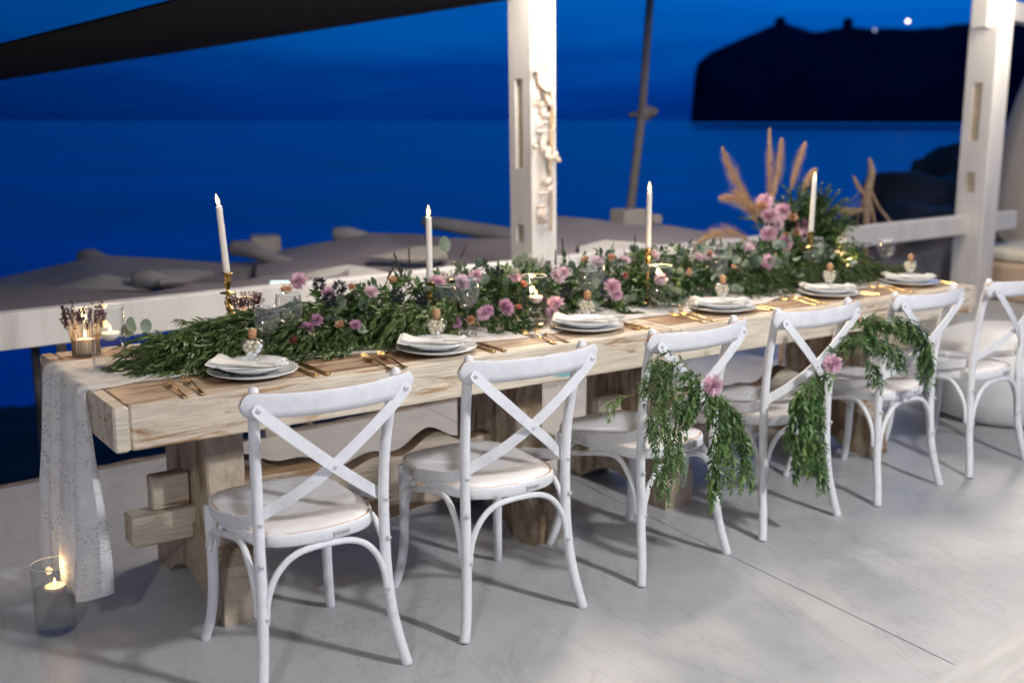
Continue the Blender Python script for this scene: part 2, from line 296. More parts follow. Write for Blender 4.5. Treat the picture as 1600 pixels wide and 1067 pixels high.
# ------------------------------------------------------------------ mesh helpers
class MB:
    def __init__(s): s.v = []; s.f = []; s.mi = []; s.a = []; s.uv = None; s.sm = []
    def add(s, vs, fs, mi=0, a=0., smooth=True):
        o = len(s.v); s.v += [tuple(x) for x in vs]; s.f += [tuple(i + o for i in f) for f in fs]
        s.mi += [mi] * len(fs); s.sm += [smooth] * len(fs); s.a += [a] * len(vs); return o
    def box(s, a, b, mi=0, mat=None, bev=0.):
        x0, y0, z0 = a; x1, y1, z1 = b
        if bev:
            vs = []; e = bev
            for z, i in ((z0, e), (z0 + e, 0), (z1 - e, 0), (z1, e)):
                q = [(x0 + i + (e if i == 0 else 0) * 0, y0 + i), (x1 - i, y0 + i), (x1 - i, y1 - i), (x0 + i, y1 - i)]
                ring = []
                for k, (x, y) in enumerate(q):
                    # cut corners
                    sx = 1 if k in (0, 3) else -1; sy = 1 if k in (0, 1) else -1
                    p1 = (x + sx * e, y, z); p2 = (x, y + sy * e, z)
                    ring += [p2, p1] if k in (0, 2) else [p1, p2]
                vs += ring
            fs = []
            for r in range(3):
                for k in range(8): fs.append((r * 8 + k, r * 8 + (k + 1) % 8, (r + 1) * 8 + (k + 1) % 8, (r + 1) * 8 + k))
            fs.append(tuple(range(7, -1, -1))); fs.append(tuple(range(24, 32)))
        else:
            vs = [(x0, y0, z0), (x1, y0, z0), (x1, y1, z0), (x0, y1, z0), (x0, y0, z1), (x1, y0, z1), (x1, y1, z1), (x0, y1, z1)]
            fs = [(3, 2, 1, 0), (4, 5, 6, 7), (0, 1, 5, 4), (1, 2, 6, 5), (2, 3, 7, 6), (3, 0, 4, 7)]
        if mat: vs = [mat @ Vector(v) for v in vs]
        s.add(vs, fs, mi, smooth=False); return s
    def tube(s, pts, r, seg=10, mi=0, cap=True, a=0.):
        pts = [Vector(p) for p in pts]; n = len(pts); rs = r if isinstance(r, (list, tuple)) else [r] * n
        vs = []; fs = []; up = None
        for i, p in enumerate(pts):
            t = (pts[min(i + 1, n - 1)] - pts[max(i - 1, 0)]).normalized()
            if up is None: up = t.orthogonal().normalized()
            else: up = (up - t * up.dot(t)).normalized()
            w = t.cross(up)
            for k in range(seg):
                q = 2 * pi * k / seg; vs.append(p + (up * math.cos(q) + w * math.sin(q)) * rs[i])
        for i in range(n - 1):
            for k in range(seg): fs.append((i * seg + k, i * seg + (k + 1) % seg, (i + 1) * seg + (k + 1) % seg, (i + 1) * seg + k))
        if cap: fs.append(tuple(range(seg - 1, -1, -1))); fs.append(tuple((n - 1) * seg + k for k in range(seg)))
        s.add(vs, fs, mi, a); return s
    def lathe(s, prof, seg=24, mi=0, c=(0, 0, 0), sx=1., sy=1.):
        vs = []; fs = []
        for (r, z) in prof:
            for k in range(seg):
                q = 2 * pi * k / seg; vs.append((c[0] + r * sx * math.cos(q), c[1] + r * sy * math.sin(q), c[2] + z))
        for i in range(len(prof) - 1):
            for k in range(seg): fs.append((i * seg + k, i * seg + (k + 1) % seg, (i + 1) * seg + (k + 1) % seg, (i + 1) * seg + k))
        s.add(vs, fs, mi); return s
    def grid(s, fn, nu, nv, mi=0, uv=None):
        vs = [fn(i / nu, j / nv) for i in range(nu + 1) for j in range(nv + 1)]
        fs = [(i * (nv + 1) + j, (i + 1) * (nv + 1) + j, (i + 1) * (nv + 1) + j + 1, i * (nv + 1) + j + 1) for i in range(nu) for j in range(nv)]
        s.add(vs, fs, mi)
        if uv: s.uv = (s.uv or []) + [uv(i / nu, j / nv) for i in range(nu + 1) for j in range(nv + 1)]
        return s
    def leaf(s, p, d, nrm, L, W, a=0., mi=0, curl=.15, fold=.25):
        d = d.normalized(); side = d.cross(nrm)
        if side.length < 1e-4: side = d.orthogonal()
        side.normalize(); n = side.cross(d).normalized()
        def q(t, w): return p + d * (L * t) - n * (curl * L * t * t) + side * (W * .5 * w) + n * (fold * W * .5 * abs(w))
        vs = [q(0, 0), q(.35, -1), q(.35, 0), q(.35, 1), q(.72, -.72), q(.72, 0), q(.72, .72), q(1, 0)]
        s.add(vs, [(0, 2, 1), (0, 3, 2), (1, 2, 5, 4), (2, 3, 6, 5), (4, 5, 7), (5, 6, 7)], mi, a); return s
    def mesh(s, name, mats):
        me = bpy.data.meshes.new(name); me.from_pydata(s.v, [], s.f)
        for m in (mats if isinstance(mats, (list, tuple)) else [mats]): me.materials.append(m)
        me.polygons.foreach_set('material_index', s.mi); me.polygons.foreach_set('use_smooth', s.sm)
        if any(s.a):
            at = me.attributes.new('vary', 'FLOAT', 'POINT'); at.data.foreach_set('value', s.a)
        if s.uv:
            ul = me.uv_layers.new(name='UVMap')
            for l in me.loops: ul.data[l.index].uv = s.uv[l.vertex_index]
        me.update(); return me
    def obj(s, name, mats, parent=None): return link(name, s.mesh(name, mats), parent)
def link(name, me, parent=None, loc=None, rot=None, scale=None):
    o = bpy.data.objects.new(name, me); col.objects.link(o)
    if parent is not None: o.parent = parent
    if loc is not None: o.location = loc
    if rot is not None: o.rotation_euler = rot
    if scale is not None: o.scale = scale if hasattr(scale, '__len__') else (scale,) * 3
    return o
def tag(o, label=None, cat=None, group=None, kind=None):
    for k, v in (('label', label), ('category', cat), ('group', group), ('kind', kind)):
        if v: o[k] = v
    return o
def thing(name, label, cat, loc=(0, 0, 0), rz=0., group=None):
    o = bpy.data.objects.new(name, None); col.objects.link(o); o.location = loc; o.rotation_euler = (0, 0, rz); o.empty_display_size = .05
    return tag(o, label, cat, group)
def kids(o): return [c for c in bpy.data.objects if c.parent == o]
def dup(root, loc, rz, label, childmap=None):
    r = root.copy(); col.objects.link(r); r.location = loc; r.rotation_euler = (0, 0, rz); r['label'] = label
    for ch in childmap[root.name]:
        c = ch.copy(); col.objects.link(c); c.parent = r
        for g in childmap.get(ch.name, ()):
            d = g.copy(); col.objects.link(d); d.parent = c
    return r
def children_of():
    cm = {}
    for o in bpy.data.objects:
        if o.parent: cm.setdefault(o.parent.name, []).append(o)
    return cm
def spline(pts, n=8):
    P = [Vector(p) for p in pts]; out = []
    for i in range(len(P) - 1):
        a, b_, c, d = P[max(i - 1, 0)], P[i], P[i + 1], P[min(i + 2, len(P) - 1)]
        for k in range(n):
            t = k / n; out.append(.5 * ((2 * b_) + (c - a) * t + (2 * a - 5 * b_ + 4 * c - d) * t * t + (3 * b_ - a - 3 * c + d) * t ** 3))
    out.append(P[-1]); return out

# ------------------------------------------------------------------ setting: floor, sea, shore, cliff
T = .775
def slab(name, poly, z1, z0, mat, bev=.004):
    mb = MB(); n = len(poly)
    cx = sum(p[0] for p in poly) / n; cy = sum(p[1] for p in poly) / n
    ins = [(x + (cx - x) / max(1e-6, math.hypot(cx - x, cy - y)) * bev, y + (cy - y) / max(1e-6, math.hypot(cx - x, cy - y)) * bev) for x, y in poly]
    vs = [(x, y, z0) for x, y in poly] + [(x, y, z1 - bev) for x, y in poly] + [(x, y, z1) for x, y in ins]
    fs = [tuple(range(n - 1, -1, -1)), tuple(range(2 * n, 3 * n))]
    for k in range(n):
        fs.append((k, (k + 1) % n, n + (k + 1) % n, n + k)); fs.append((n + k, n + (k + 1) % n, 2 * n + (k + 1) % n, 2 * n + k))
    mb.add(vs, fs, smooth=False); return mb.obj(name, mat)
def edge_y(x): return 4.97 + .0734 * (x - .8)
# joint line runs (2.81,2.66)-(2.749,1.727); the joint goes on to both sides
jx = lambda y: 2.81 + (y - 2.66) * .0654
g = .0022
floor = slab('floor', [(-7, -6), (jx(-6) - g, -6), (jx(edge_y(2.9)) - g, edge_y(2.95)), (-7, edge_y(-7))], 0, -.12, M['cement'], .0015); tag(floor, kind='structure')
floor2 = slab('floor', [(jx(-6) + g, -6), (14, -6), (14, edge_y(14)), (jx(edge_y(2.9)) + g, edge_y(2.95))], 0, -.12, M['cement'], .0015); tag(floor2, kind='structure')
tag(MB().box((jx(-6) - .1, -6, -.16), (jx(5.1) + .1, 5.0, -.014)).obj('floor_joint_bed', M['gap']), kind='structure')
# rough rounded edge of the terrace, browner than the floor
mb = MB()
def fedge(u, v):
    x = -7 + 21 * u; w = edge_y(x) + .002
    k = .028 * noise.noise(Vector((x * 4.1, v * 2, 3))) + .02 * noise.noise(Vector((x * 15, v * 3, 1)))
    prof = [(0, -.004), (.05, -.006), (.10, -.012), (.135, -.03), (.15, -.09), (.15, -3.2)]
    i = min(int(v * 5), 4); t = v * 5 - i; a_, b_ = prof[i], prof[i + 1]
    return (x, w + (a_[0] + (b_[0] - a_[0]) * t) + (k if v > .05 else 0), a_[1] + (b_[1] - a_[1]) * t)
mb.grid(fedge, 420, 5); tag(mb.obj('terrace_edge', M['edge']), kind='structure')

mb = MB(); ring = []
for i in range(33):
    for r_ in (0, 60, 300, 1500, 7000, 45000): pass
N_ = 64; rad = [1, 40, 120, 400, 1500, 6000, 45000]
vs = [(r_ * math.cos(2 * pi * k / N_), r_ * math.sin(2 * pi * k / N_), -4.5) for r_ in rad for k in range(N_)]
fs = [(i * N_ + k, i * N_ + (k + 1) % N_, (i + 1) * N_ + (k + 1) % N_, (i + 1) * N_ + k) for i in range(len(rad) - 1) for k in range(N_)]
mb.add(vs, fs); tag(mb.obj('sea', M['sea']), kind='structure')
# dark shore below the terrace, rising to a rocky slope on the right
def fshore(u, v):
    x = -30 + 90 * u; y = 4.6 + 44 * v
    base = -3.0 - 1.35 * min(1, (y - 4.6) / 20.0)
    d = y - (25 - .35 * max(0, x - 2) + 1.2 * noise.noise(Vector((x * .2, 0, 0))))
    if d > 0: base -= d * .5
    rise = max(0, (x - 9.0)) * .55 * math.exp(-max(0, y - 16.5 - .02 * x) ** 2 / 26.0) if x > 9 else 0
    rise = 0
    nzv = .30 * noise.fractal(Vector((x * .35, y * .35, 0)), 1.0, 2.0, 4)
    return (x, y, base + rise + nzv * (1 if y > 6 else .2))
tag(MB().grid(fshore, 150, 90).obj('shore_slope', M['beach']), kind='structure')

# headland with houses on its ridge, about a kilometre off
CAM = Vector((0, 0, 1.55)); AZ = D2R(55.25)
def bearing(px): return AZ - math.atan((px - 800) * .9806 / 1725)
prof = [(1079, 0), (1082, 66), (1086, 92), (1105, 110), (1150, 132), (1185, 149), (1204, 157), (1213, 164), (1225, 159), (1245, 150), (1262, 144), (1290, 150), (1308, 152), (1330, 152), (1400, 150), (1450, 152), (1512, 161), (1600, 168), (1750, 185), (2000, 210), (2400, 240)]
def rid(px):
    for (a, ha), (b_, hb) in zip(prof, prof[1:]):
        if a <= px <= b_: return ha + (hb - ha) * (px - a) / (b_ - a)
    return prof[-1][1]
def fcliff(u, v):
    px = 1079 + 1300 * u ** 1.3; dist = 1300 - 300 * min(1, u * 1.5)
    th = bearing(px); h = rid(px) / 1725 * dist * math.cos(th - AZ) * .965 + 1.5; d = Vector((math.cos(th), math.sin(th), 0))
    w = v
    if v < .5: z = h * (v / .5); back = 60 * (v / .5) ** 2 * (1 if u > .02 else .3)
    else: z = h * (1 - ((v - .5) / .5) ** 2); back = 60 + 500 * (v - .5)
    jag = noise.fractal(Vector((px * .03, v * 6, 0)), 1, 2, 5)
    p = d * (dist + back * (h / 90 + .05) + 9 * jag); zz = -5 + (z + 4) * 1.0 + (2.0 * jag if .35 < v < .8 else 0)
    return (p.x, p.y, zz * (1.0 if v < .5 or True else 1))
tag(MB().grid(fcliff, 260, 24).obj('headland', M['cliff']), kind='structure')
def far(px, py, dist):
    th = bearing(px); f = 1725.; yc = (188.5 - py) / f
    return Vector((math.cos(th) * dist, math.sin(th) * dist, 1.55 + yc * dist * math.cos(th - AZ) * .965))
for (px, py, w, lab) in ((1212, 33, 6, 'dark blocky house on the highest left hump of the far headland'), (1316, 34, 4, 'small dark tower standing on the middle of the headland ridge')):
    p = far(px, py, 1225); mb = MB(); mb.box((-w / 2, -5, -14), (w / 2, 5, 0)); mb.box((-w / 4, -3, 0), (w / 4, 3, 1.6))
    o = mb.obj('far_house', M['cliff']); o.location = p; tag(o, lab, 'house')
for (px, py, r_, mt, lab) in ((1408, 37, 1.2, 'cape_light', 'bright round white light high on the dark headland'), (1358, 50, 1.4, 'cape_light2', 'faint bluish light left of the bright one on the headland')):
    mb = MB(); mb.lathe([(r_ * math.sin(pi * i / 8), -r_ * math.cos(pi * i / 8)) for i in range(9)], 12)
    o = mb.obj('far_lamp', M[mt]); o.location = far(px, py, 985); tag(o, lab, 'lamp')

# ------------------------------------------------------------------ pergola posts, rail, beam, sail
def post(loc, w, d, h, slots, label, tilt=0.):
    t = thing('pergola_post', label, 'post', loc); t.rotation_euler = (0, tilt, 0)
    # body with recessed slots on the -X face: built as a ring of strips around every slot
    mb = MB(); mo = MB()
    sy0, sy1 = d * .38, d * .72
    ys = [0, sy0, sy1, d]
    zs = [0]; inside = []
    for a, b_ in slots: zs += [a, b_]; inside.append((a, b_))
    zs.append(h)
    for i in range(len(zs) - 1):
        for j in range(3):
            if j == 1 and (zs[i], zs[i + 1]) in inside:
                z0, z1 = zs[i], zs[i + 1]; e = .03
                mb.add([(0, sy0, z0), (e, sy0, z0), (e, sy0, z1), (0, sy0, z1)], [(0, 1, 2, 3)], smooth=False)
                mb.add([(0, sy1, z0), (e, sy1, z0), (e, sy1, z1), (0, sy1, z1)], [(3, 2, 1, 0)], smooth=False)
                mb.add([(0, sy0, z0), (0, sy1, z0), (e, sy1, z0), (e, sy0, z0)], [(0, 1, 2, 3)], smooth=False)
                mb.add([(0, sy0, z1), (0, sy1, z1), (e, sy1, z1), (e, sy0, z1)], [(3, 2, 1, 0)], smooth=False)
                m2 = MB(); m2.box((e - .006, sy0 + .001, z0 + .001), (e + .01, sy1 - .001, z1 - .001)); m2.obj('mortise_plate', M['mortise'], t)
            else:
                mb.add([(0, ys[j], zs[i]), (0, ys[j], zs[i + 1]), (0, ys[j + 1], zs[i + 1]), (0, ys[j + 1], zs[i])], [(0, 1, 2, 3)], smooth=False)
    c = .008
    mb.add([(0, 0, 0), (c, -c, 0), (w - c, -c, 0), (w, 0, 0), (w, d, 0), (0, d, 0), (0, 0, h), (c, -c, h), (w - c, -c, h), (w, 0, h), (w, d, h), (0, d, h)],
           [(0, 1, 7, 6), (1, 2, 8, 7), (2, 3, 9, 8), (3, 4, 10, 9), (4, 5, 11, 10), (6, 7, 8, 9, 10, 11)], smooth=False)
    mb.obj('post_body', M['post'], t); return t
pl = post((3.69, 5.10, 0), .175, .21, 3.4, [(.10, .62), (.86, .96), (1.28, 1.78)], 'white square wooden post hung with shells behind the middle of the table', D2R(-.9))
pr = post((8.60, 5.42, 0), .205, .26, 2.9, [(.95, 1.12), (1.38, 1.86)], 'thick white square post at the right edge beside the plaster wall', D2R(0))
MB().box((-.09, .05, 2.30), (-.001, .19, 2.9)).obj('bracket_plate', M['post'], pr)
# added sloping boarded roof over the terrace, unseen, keeps off blue sky light
rf = thing('sky_block_roof', 'added unseen boarded roof above the terrace, blocking blue sky light', 'roof', (3.2, 5.5, 2.78)); rf.rotation_euler = (D2R(-8.5), 0, 0)
bdm = MB().box((0, -11.5, 0), (.60, 0, .03), bev=.004).mesh('sky_block_board', M['post'])
bdm.materials[0] = plain('dark_sky_block_board', (.20, .17, .14), .9, var=.3)  # dark tone cuts the light bounced from the added boards
for k in range(26): link('sky_block_board', bdm, rf, (-8.2 + .606 * k, 0, 0))
# low rail
ang = math.atan2(5.532 - 4.963, 8.587 - .834); ca, sa = math.cos(ang), math.sin(ang)
def rail(x0, x1, label, front=.02):
    y0 = 4.963 + (x0 - .834) * math.tan(ang); L = (x1 - x0) / ca
    mb = MB(); mb.box((0, front, .594), (L, front + .085, .752), bev=.005)
    o = mb.obj('guard_rail', M['post']); o.location = (x0, y0, 0); o.rotation_euler = (0, 0, ang); tag(o, label, 'rail', 'white rail pieces between the posts'); return o
rail(-3.2, 3.685, 'long white wooden rail running left from the middle post')
rail(3.87, 8.596, 'white wooden rail between the shell-hung post and the right post')
rail(8.812, 9.45, 'short white rail stub right of the right-hand post')
for x, lab in ((2.02, 'low white stub post under the rail seen below the table, behind the first chair'), (-1.9, 'low white stub post under the left end of the rail')):
    y = 4.963 + (x - .834) * math.tan(ang); o = MB().box((0, .02, -.05), (.13, .13, .592), bev=.004).obj('rail_post', M['post']); o.location = (x, y, 0); tag(o, lab, 'post')
o = MB().box((0, 0, 0), (7.0, .16, .16), bev=.005).obj('pergola_beam', M['post']); o.location = (2.4, 5.22, 2.545); o.rotation_euler = (0, D2R(0), ang * .6); tag(o, 'white horizontal pergola beam at the top right corner of the view', 'beam')
o.location = (3.87, 5.33, 2.56); o.scale = (.674, 1, 1)
o = MB().box((0, 0, 0), (2.6, .16, .16), bev=.005).obj('pergola_beam', M['post']); o.location = (8.81, 5.60, 2.40); o.rotation_euler = (0, D2R(1.5), ang); tag(o, 'short white beam running off right from the right-hand post top', 'beam')
# dark shade sail overhead left
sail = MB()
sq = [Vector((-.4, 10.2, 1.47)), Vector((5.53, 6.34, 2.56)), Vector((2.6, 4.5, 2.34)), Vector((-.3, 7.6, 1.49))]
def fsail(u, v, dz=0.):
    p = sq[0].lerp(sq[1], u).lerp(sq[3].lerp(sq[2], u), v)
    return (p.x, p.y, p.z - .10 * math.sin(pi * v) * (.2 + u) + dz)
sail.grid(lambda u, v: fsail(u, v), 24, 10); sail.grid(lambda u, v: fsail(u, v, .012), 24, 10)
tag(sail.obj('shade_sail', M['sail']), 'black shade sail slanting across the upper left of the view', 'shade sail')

# cloth canopies of the level below
def strip(top, bot, mat, name, parent, nu=36, nv=8, bulge=.06, mid=None):
    a = [Vector(p) for p in top]; b_ = [Vector(p) for p in bot]
    def at(l, u):
        x = u * (len(l) - 1); i = min(int(x), len(l) - 2); return l[i].lerp(l[i + 1], x - i)
    mb = MB()
    def f(u, v, dz=0.):
        p = at(a, u).lerp(at(b_, u), v); return (p.x, p.y, p.z - bulge * math.sin(pi * v) + .03 * noise.noise(p * 1.3) + dz)
    mb.grid(lambda u, v: f(u, v), nu, nv); mb.grid(lambda u, v: f(u, v, -.015), nu, nv)
    return mb.obj(name, mat, parent)
def roll(parent, pts, rs, mat='bolster'):
    p = spline(pts, 5); n = len(p); r = []
    for i in range(n):
        x = i / (n - 1) * (len(rs) - 1); k = min(int(x), len(rs) - 2); r.append(rs[k] + (rs[k + 1] - rs[k]) * (x - k))
    r[0] *= .55; MB().tube(p, r, 14).obj('canvas_roll', M[mat], parent)
t = thing('beach_canopy', 'leftmost taupe cloth canopy beyond the rail, its peak left of the first candlestick', 'canopy', (0, 0, 0))
strip([(1.217, 9.272, 0.277), (1.548, 9.066, 0.373), (1.819, 8.893, 0.440), (2.009, 8.653, 0.500), (2.191, 8.536, 0.543), (2.550, 8.163, 0.541), (2.804, 7.864, 0.544), (3.127, 7.517, 0.552)],
      [(1.070, 8.165, 0.408), (1.355, 7.975, 0.442), (1.662, 7.762, 0.442), (1.938, 7.587, 0.509), (2.201, 7.388, 0.442), (2.520, 7.170, 0.458), (2.737, 7.031, 0.500), (2.949, 6.885, 0.509)], M['canopy'], 'canopy_cloth', t, bulge=.03)
strip([(1.628, 7.729, 0.466), (1.791, 7.627, 0.512), (1.917, 7.547, 0.541), (2.054, 7.446, 0.516), (2.156, 7.302, 0.469)], [(1.588, 7.453, 0.491), (1.723, 7.357, 0.482), (1.841, 7.275, 0.478), (1.975, 7.180, 0.474), (2.111, 7.086, 0.474)], M['canopy2'], 'canopy_lining', t, bulge=0)
roll(t, [(2.102, 8.839, 0.514), (2.147, 8.691, 0.540), (2.236, 8.499, 0.514)], [.058, .055, .02])
roll(t, [(2.053, 7.265, 0.537), (2.134, 7.149, 0.544), (2.316, 6.949, 0.499)], [.055, .06, .012])
t = thing('beach_canopy', 'lowest taupe canopy cloth just above the left end of the rail', 'canopy', (0, 0, 0))
strip([(1.048, 7.955, 0.504), (1.322, 7.764, 0.504), (1.596, 7.450, 0.503), (1.847, 7.148, 0.486), (2.017, 6.908, 0.493), (2.255, 6.759, 0.560), (2.403, 6.657, 0.564), (2.654, 6.492, 0.603), (2.921, 6.316, 0.642), (3.027, 6.127, 0.674)],
      [(0.872, 6.806, 0.382), (1.110, 6.645, 0.399), (1.371, 6.472, 0.431), (1.620, 6.307, 0.463), (1.800, 6.188, 0.487), (2.009, 6.049, 0.516), (2.144, 5.960, 0.530), (2.368, 5.809, 0.551), (2.608, 5.651, 0.586), (2.743, 5.561, 0.600)], M['canopy'], 'canopy_cloth', t, 48, 8, .02)
strip([(2.498, 7.090, 0.573), (2.377, 7.238, 0.583), (2.251, 7.385, 0.572)], [(2.444, 6.881, 0.583), (2.271, 6.869, 0.549), (2.105, 6.922, 0.548)], M['canopy2'], 'canopy_lining', t, 12, 4, 0)
t = thing('beach_canopy', 'wide taupe canopy between the first and second tall candles', 'canopy', (0, 0, 0))
strip([(3.091, 7.791, 0.555), (3.237, 7.701, 0.601), (3.556, 7.495, 0.662), (3.813, 7.332, 0.727), (4.035, 7.053, 0.723), (4.181, 6.824, 0.706), (4.535, 6.457, 0.717)],
      [(2.623, 6.629, 0.565), (2.745, 6.548, 0.581), (3.015, 6.368, 0.613), (3.230, 6.223, 0.629), (3.462, 6.058, 0.613), (3.635, 5.938, 0.613), (3.764, 5.358, 0.636)], M['canopy'], 'canopy_cloth', t, 36, 8, .02)
strip([(3.362, 6.517, 0.681), (3.495, 6.434, 0.718), (3.674, 6.379, 0.750), (3.804, 6.225, 0.743)], [(3.279, 6.330, 0.696), (3.403, 6.242, 0.688), (3.538, 6.146, 0.680), (3.692, 6.044, 0.696)], M['canopy2'], 'canopy_lining', t, 12, 4, 0)
roll(t, [(2.878, 7.712, 0.643), (2.946, 7.541, 0.645), (3.032, 7.346, 0.599), (3.118, 7.158, 0.580)], [.055, .062, .045, .015])
roll(t, [(3.634, 7.576, 0.708), (3.699, 7.471, 0.718), (3.849, 7.299, 0.695)], [.055, .055, .015])
t = thing('beach_canopy', 'pale stretched canvas fold rising behind the garland left of the second candle', 'canopy', (0, 0, 0))
strip([(2.676, 6.347, 0.578), (2.877, 6.222, 0.640), (3.027, 6.128, 0.678), (3.093, 5.958, 0.680), (3.231, 5.732, 0.651), (3.426, 5.468, 0.636)], [(2.429, 5.771, 0.565), (2.607, 5.649, 0.572), (2.742, 5.560, 0.593), (2.847, 5.491, 0.607), (3.027, 5.373, 0.635), (3.267, 5.213, 0.664)], M['canvas_white'], 'canopy_cloth', t, 30, 8, .03)
t = thing('beach_canopy', 'dark grey canvas roll and cloth between the second candle and the shell-hung post', 'canopy', (0, 0, 0))
roll(t, [(4.540, 7.825, 0.744), (4.655, 7.616, 0.723), (4.849, 7.347, 0.682), (5.019, 6.972, 0.643)], [.045, .055, .065, .06])
strip([(3.922, 6.504, 0.697), (4.178, 6.332, 0.718), (4.469, 6.132, 0.727), (4.560, 5.821, 0.728)], [(3.438, 5.705, 0.623), (3.665, 5.555, 0.653), (3.923, 5.383, 0.684), (4.118, 5.254, 0.706)], M['canopy'], 'canopy_cloth', t, 20, 6, .02)
t = thing('beach_canopy', 'taupe canopy just right of the shell-hung post with a pale front fold', 'canopy', (0, 0, 0))
strip([(5.059, 6.987, 0.819), (5.222, 6.872, 0.814), (5.486, 6.684, 0.795), (5.600, 6.473, 0.760), (5.754, 6.243, 0.765), (5.918, 5.998, 0.736), (6.152, 5.699, 0.685)], [(4.331, 5.979, 0.723), (4.470, 5.879, 0.711), (4.703, 5.726, 0.744), (4.864, 5.619, 0.761), (4.986, 5.406, 0.747), (5.121, 5.185, 0.733), (5.393, 4.991, 0.709)], M['canopy'], 'canopy_cloth', t, 36, 8, .02)
strip([(4.515, 5.729, 0.730), (4.725, 5.719, 0.778), (4.851, 5.507, 0.776), (4.987, 5.285, 0.762), (5.118, 5.067, 0.753)], [(4.260, 5.403, 0.705), (4.390, 5.311, 0.697), (4.574, 5.189, 0.720), (4.773, 5.055, 0.736), (4.972, 4.921, 0.752)], M['canvas_white'], 'canopy_fold', t, 20, 6, .01)
o = MB().box((-.115, -.12, -.14), (.115, .12, 0), bev=.01).obj('canopy_block', M['block']); o.location = (3.356, 8.254, 0.662); o.rotation_euler = (0, 0, D2R(-20)); tag(o, 'pale square block on the canopy right of the first candle', 'block')
mb = MB().box((-.16, -.07, -.012), (.16, .07, .012)); o = mb.obj('lamp_strip', M['strip_light']); o.location = (2.497, 5.925, 0.628); o.rotation_euler = (D2R(20), 0, D2R(-30)); o.scale = (.4, .4, .6); tag(o, 'small bright greenish lamp strip glowing behind the wine glasses of the first setting', 'lamp')
# leaning pole with its clamp and base blocks
t = thing('canopy_pole', 'leaning weathered pole with a clamp, right of the shell-hung post', 'pole', (6.074, 7.025, 0.810))
b0 = Vector((6.074, 7.025, 0.810)); b1 = Vector((7.063, 7.942, 2.804)); bc = Vector((6.516, 7.410, 1.613))
MB().tube([(0, 0, 0), (bc - b0) * .999, b1 - b0], [.037, .036, .038], 12).obj('pole_tube', M['pole'], t)
mb = MB(); dd = (Vector((6.632, 7.334, 1.629)) - Vector((6.422, 7.471, 1.596))); p0 = Vector((6.422, 7.471, 1.596)) - b0
mb.tube([p0, p0 + dd], .022, 8); mb.tube([p0 + dd * .5 - Vector((0, .0, .06)), p0 + dd * .55 + Vector((0, 0, .06))], .062, 12); mb.tube([p0 + dd * .72, p0 + dd * .9], .045, 10); mb.obj('clamp', M['pole'], t)
o = MB().box((-.14, -.1, -.13), (.10, .1, .02), bev=.01).obj('pole_base', M['block'], t)
o = MB().box((.22, -.06, -.12), (.31, .05, -.04), bev=.01).obj('base_chock', M['block'], t)
# canopy legs, going down to the shore (hidden behind the rail from here)
for cano in [o for o in bpy.data.objects if o.get('category') == 'canopy']:
    vs_ = [v.co.copy() for ch in kids(cano) if ch.name.startswith('canopy_cloth') for v in ch.data.vertices]
    xs_ = sorted(vs_, key=lambda p: p.x)
    for q_ in (xs_[len(xs_) // 5], xs_[len(xs_) * 4 // 5]):
        MB().tube([(q_.x, q_.y, q_.z - .02), (q_.x, q_.y, -3.9)], .03, 8).obj('canopy_leg', M['pole'], cano)

# driftwood figure behind the rail
t = thing('driftwood_figure', 'driftwood star figure with guy ropes standing behind the rail near the right post', 'driftwood', (7.528, 5.744, 0.714))
o0 = Vector((7.528, 5.744, 0.714))
W = lambda *a: Vector(a) - o0
def dw(pts, rs, nm='branch'):
    p = spline(pts, 6); n = len(p); r = []
    for i in range(n):
        x = i / (n - 1) * (len(rs) - 1); k = min(int(x), len(rs) - 2); r.append((rs[k] + (rs[k + 1] - rs[k]) * (x - k)) * (1 + .18 * noise.noise(p[i] * 14)))
    MB().tube(p, r, 9).obj(nm, M['driftwood'], t)
dw([W(*(7.475, 5.722, 0.468)), W(*(7.515, 5.762, 0.749)), W(*(7.550, 5.794, 0.980)), W(*(7.593, 5.801, 1.133)), W(*(7.590, 5.833, 1.251))], [.024, .030, .034, .030, .012], 'trunk')
dw([W(*(7.466, 5.883, 1.107)), W(*(7.497, 5.837, 1.005)), W(*(7.538, 5.795, 0.949))], [.009, .02, .02])
dw([W(*(7.394, 5.994, 0.849)), W(*(7.427, 5.901, 0.812)), W(*(7.508, 5.788, 0.836))], [.014, .042, .02])
dw([W(*(7.576, 5.776, 0.980)), W(*(7.521, 5.664, 0.875)), W(*(7.541, 5.560, 0.758)), W(*(7.527, 5.480, 0.642))], [.011, .011, .010, .009])
dw([W(*(7.518, 5.803, 0.928)), W(*(7.553, 5.871, 0.792)), W(*(7.583, 5.934, 0.627))], [.013, .011, .010])
dw([W(*(7.558, 5.770, 0.903)), W(*(7.567, 5.726, 0.749)), W(*(7.569, 5.694, 0.621))], [.013, .011, .010])
for a, b_ in (((7.499, 5.830, 0.980), (7.453, 6.157, 0.664)), ((7.493, 5.821, 0.928), (7.517, 6.107, 0.643))):
    MB().tube([W(*a), W(*b_)], .004, 5).obj('guy_rope', M['bolster'], t)
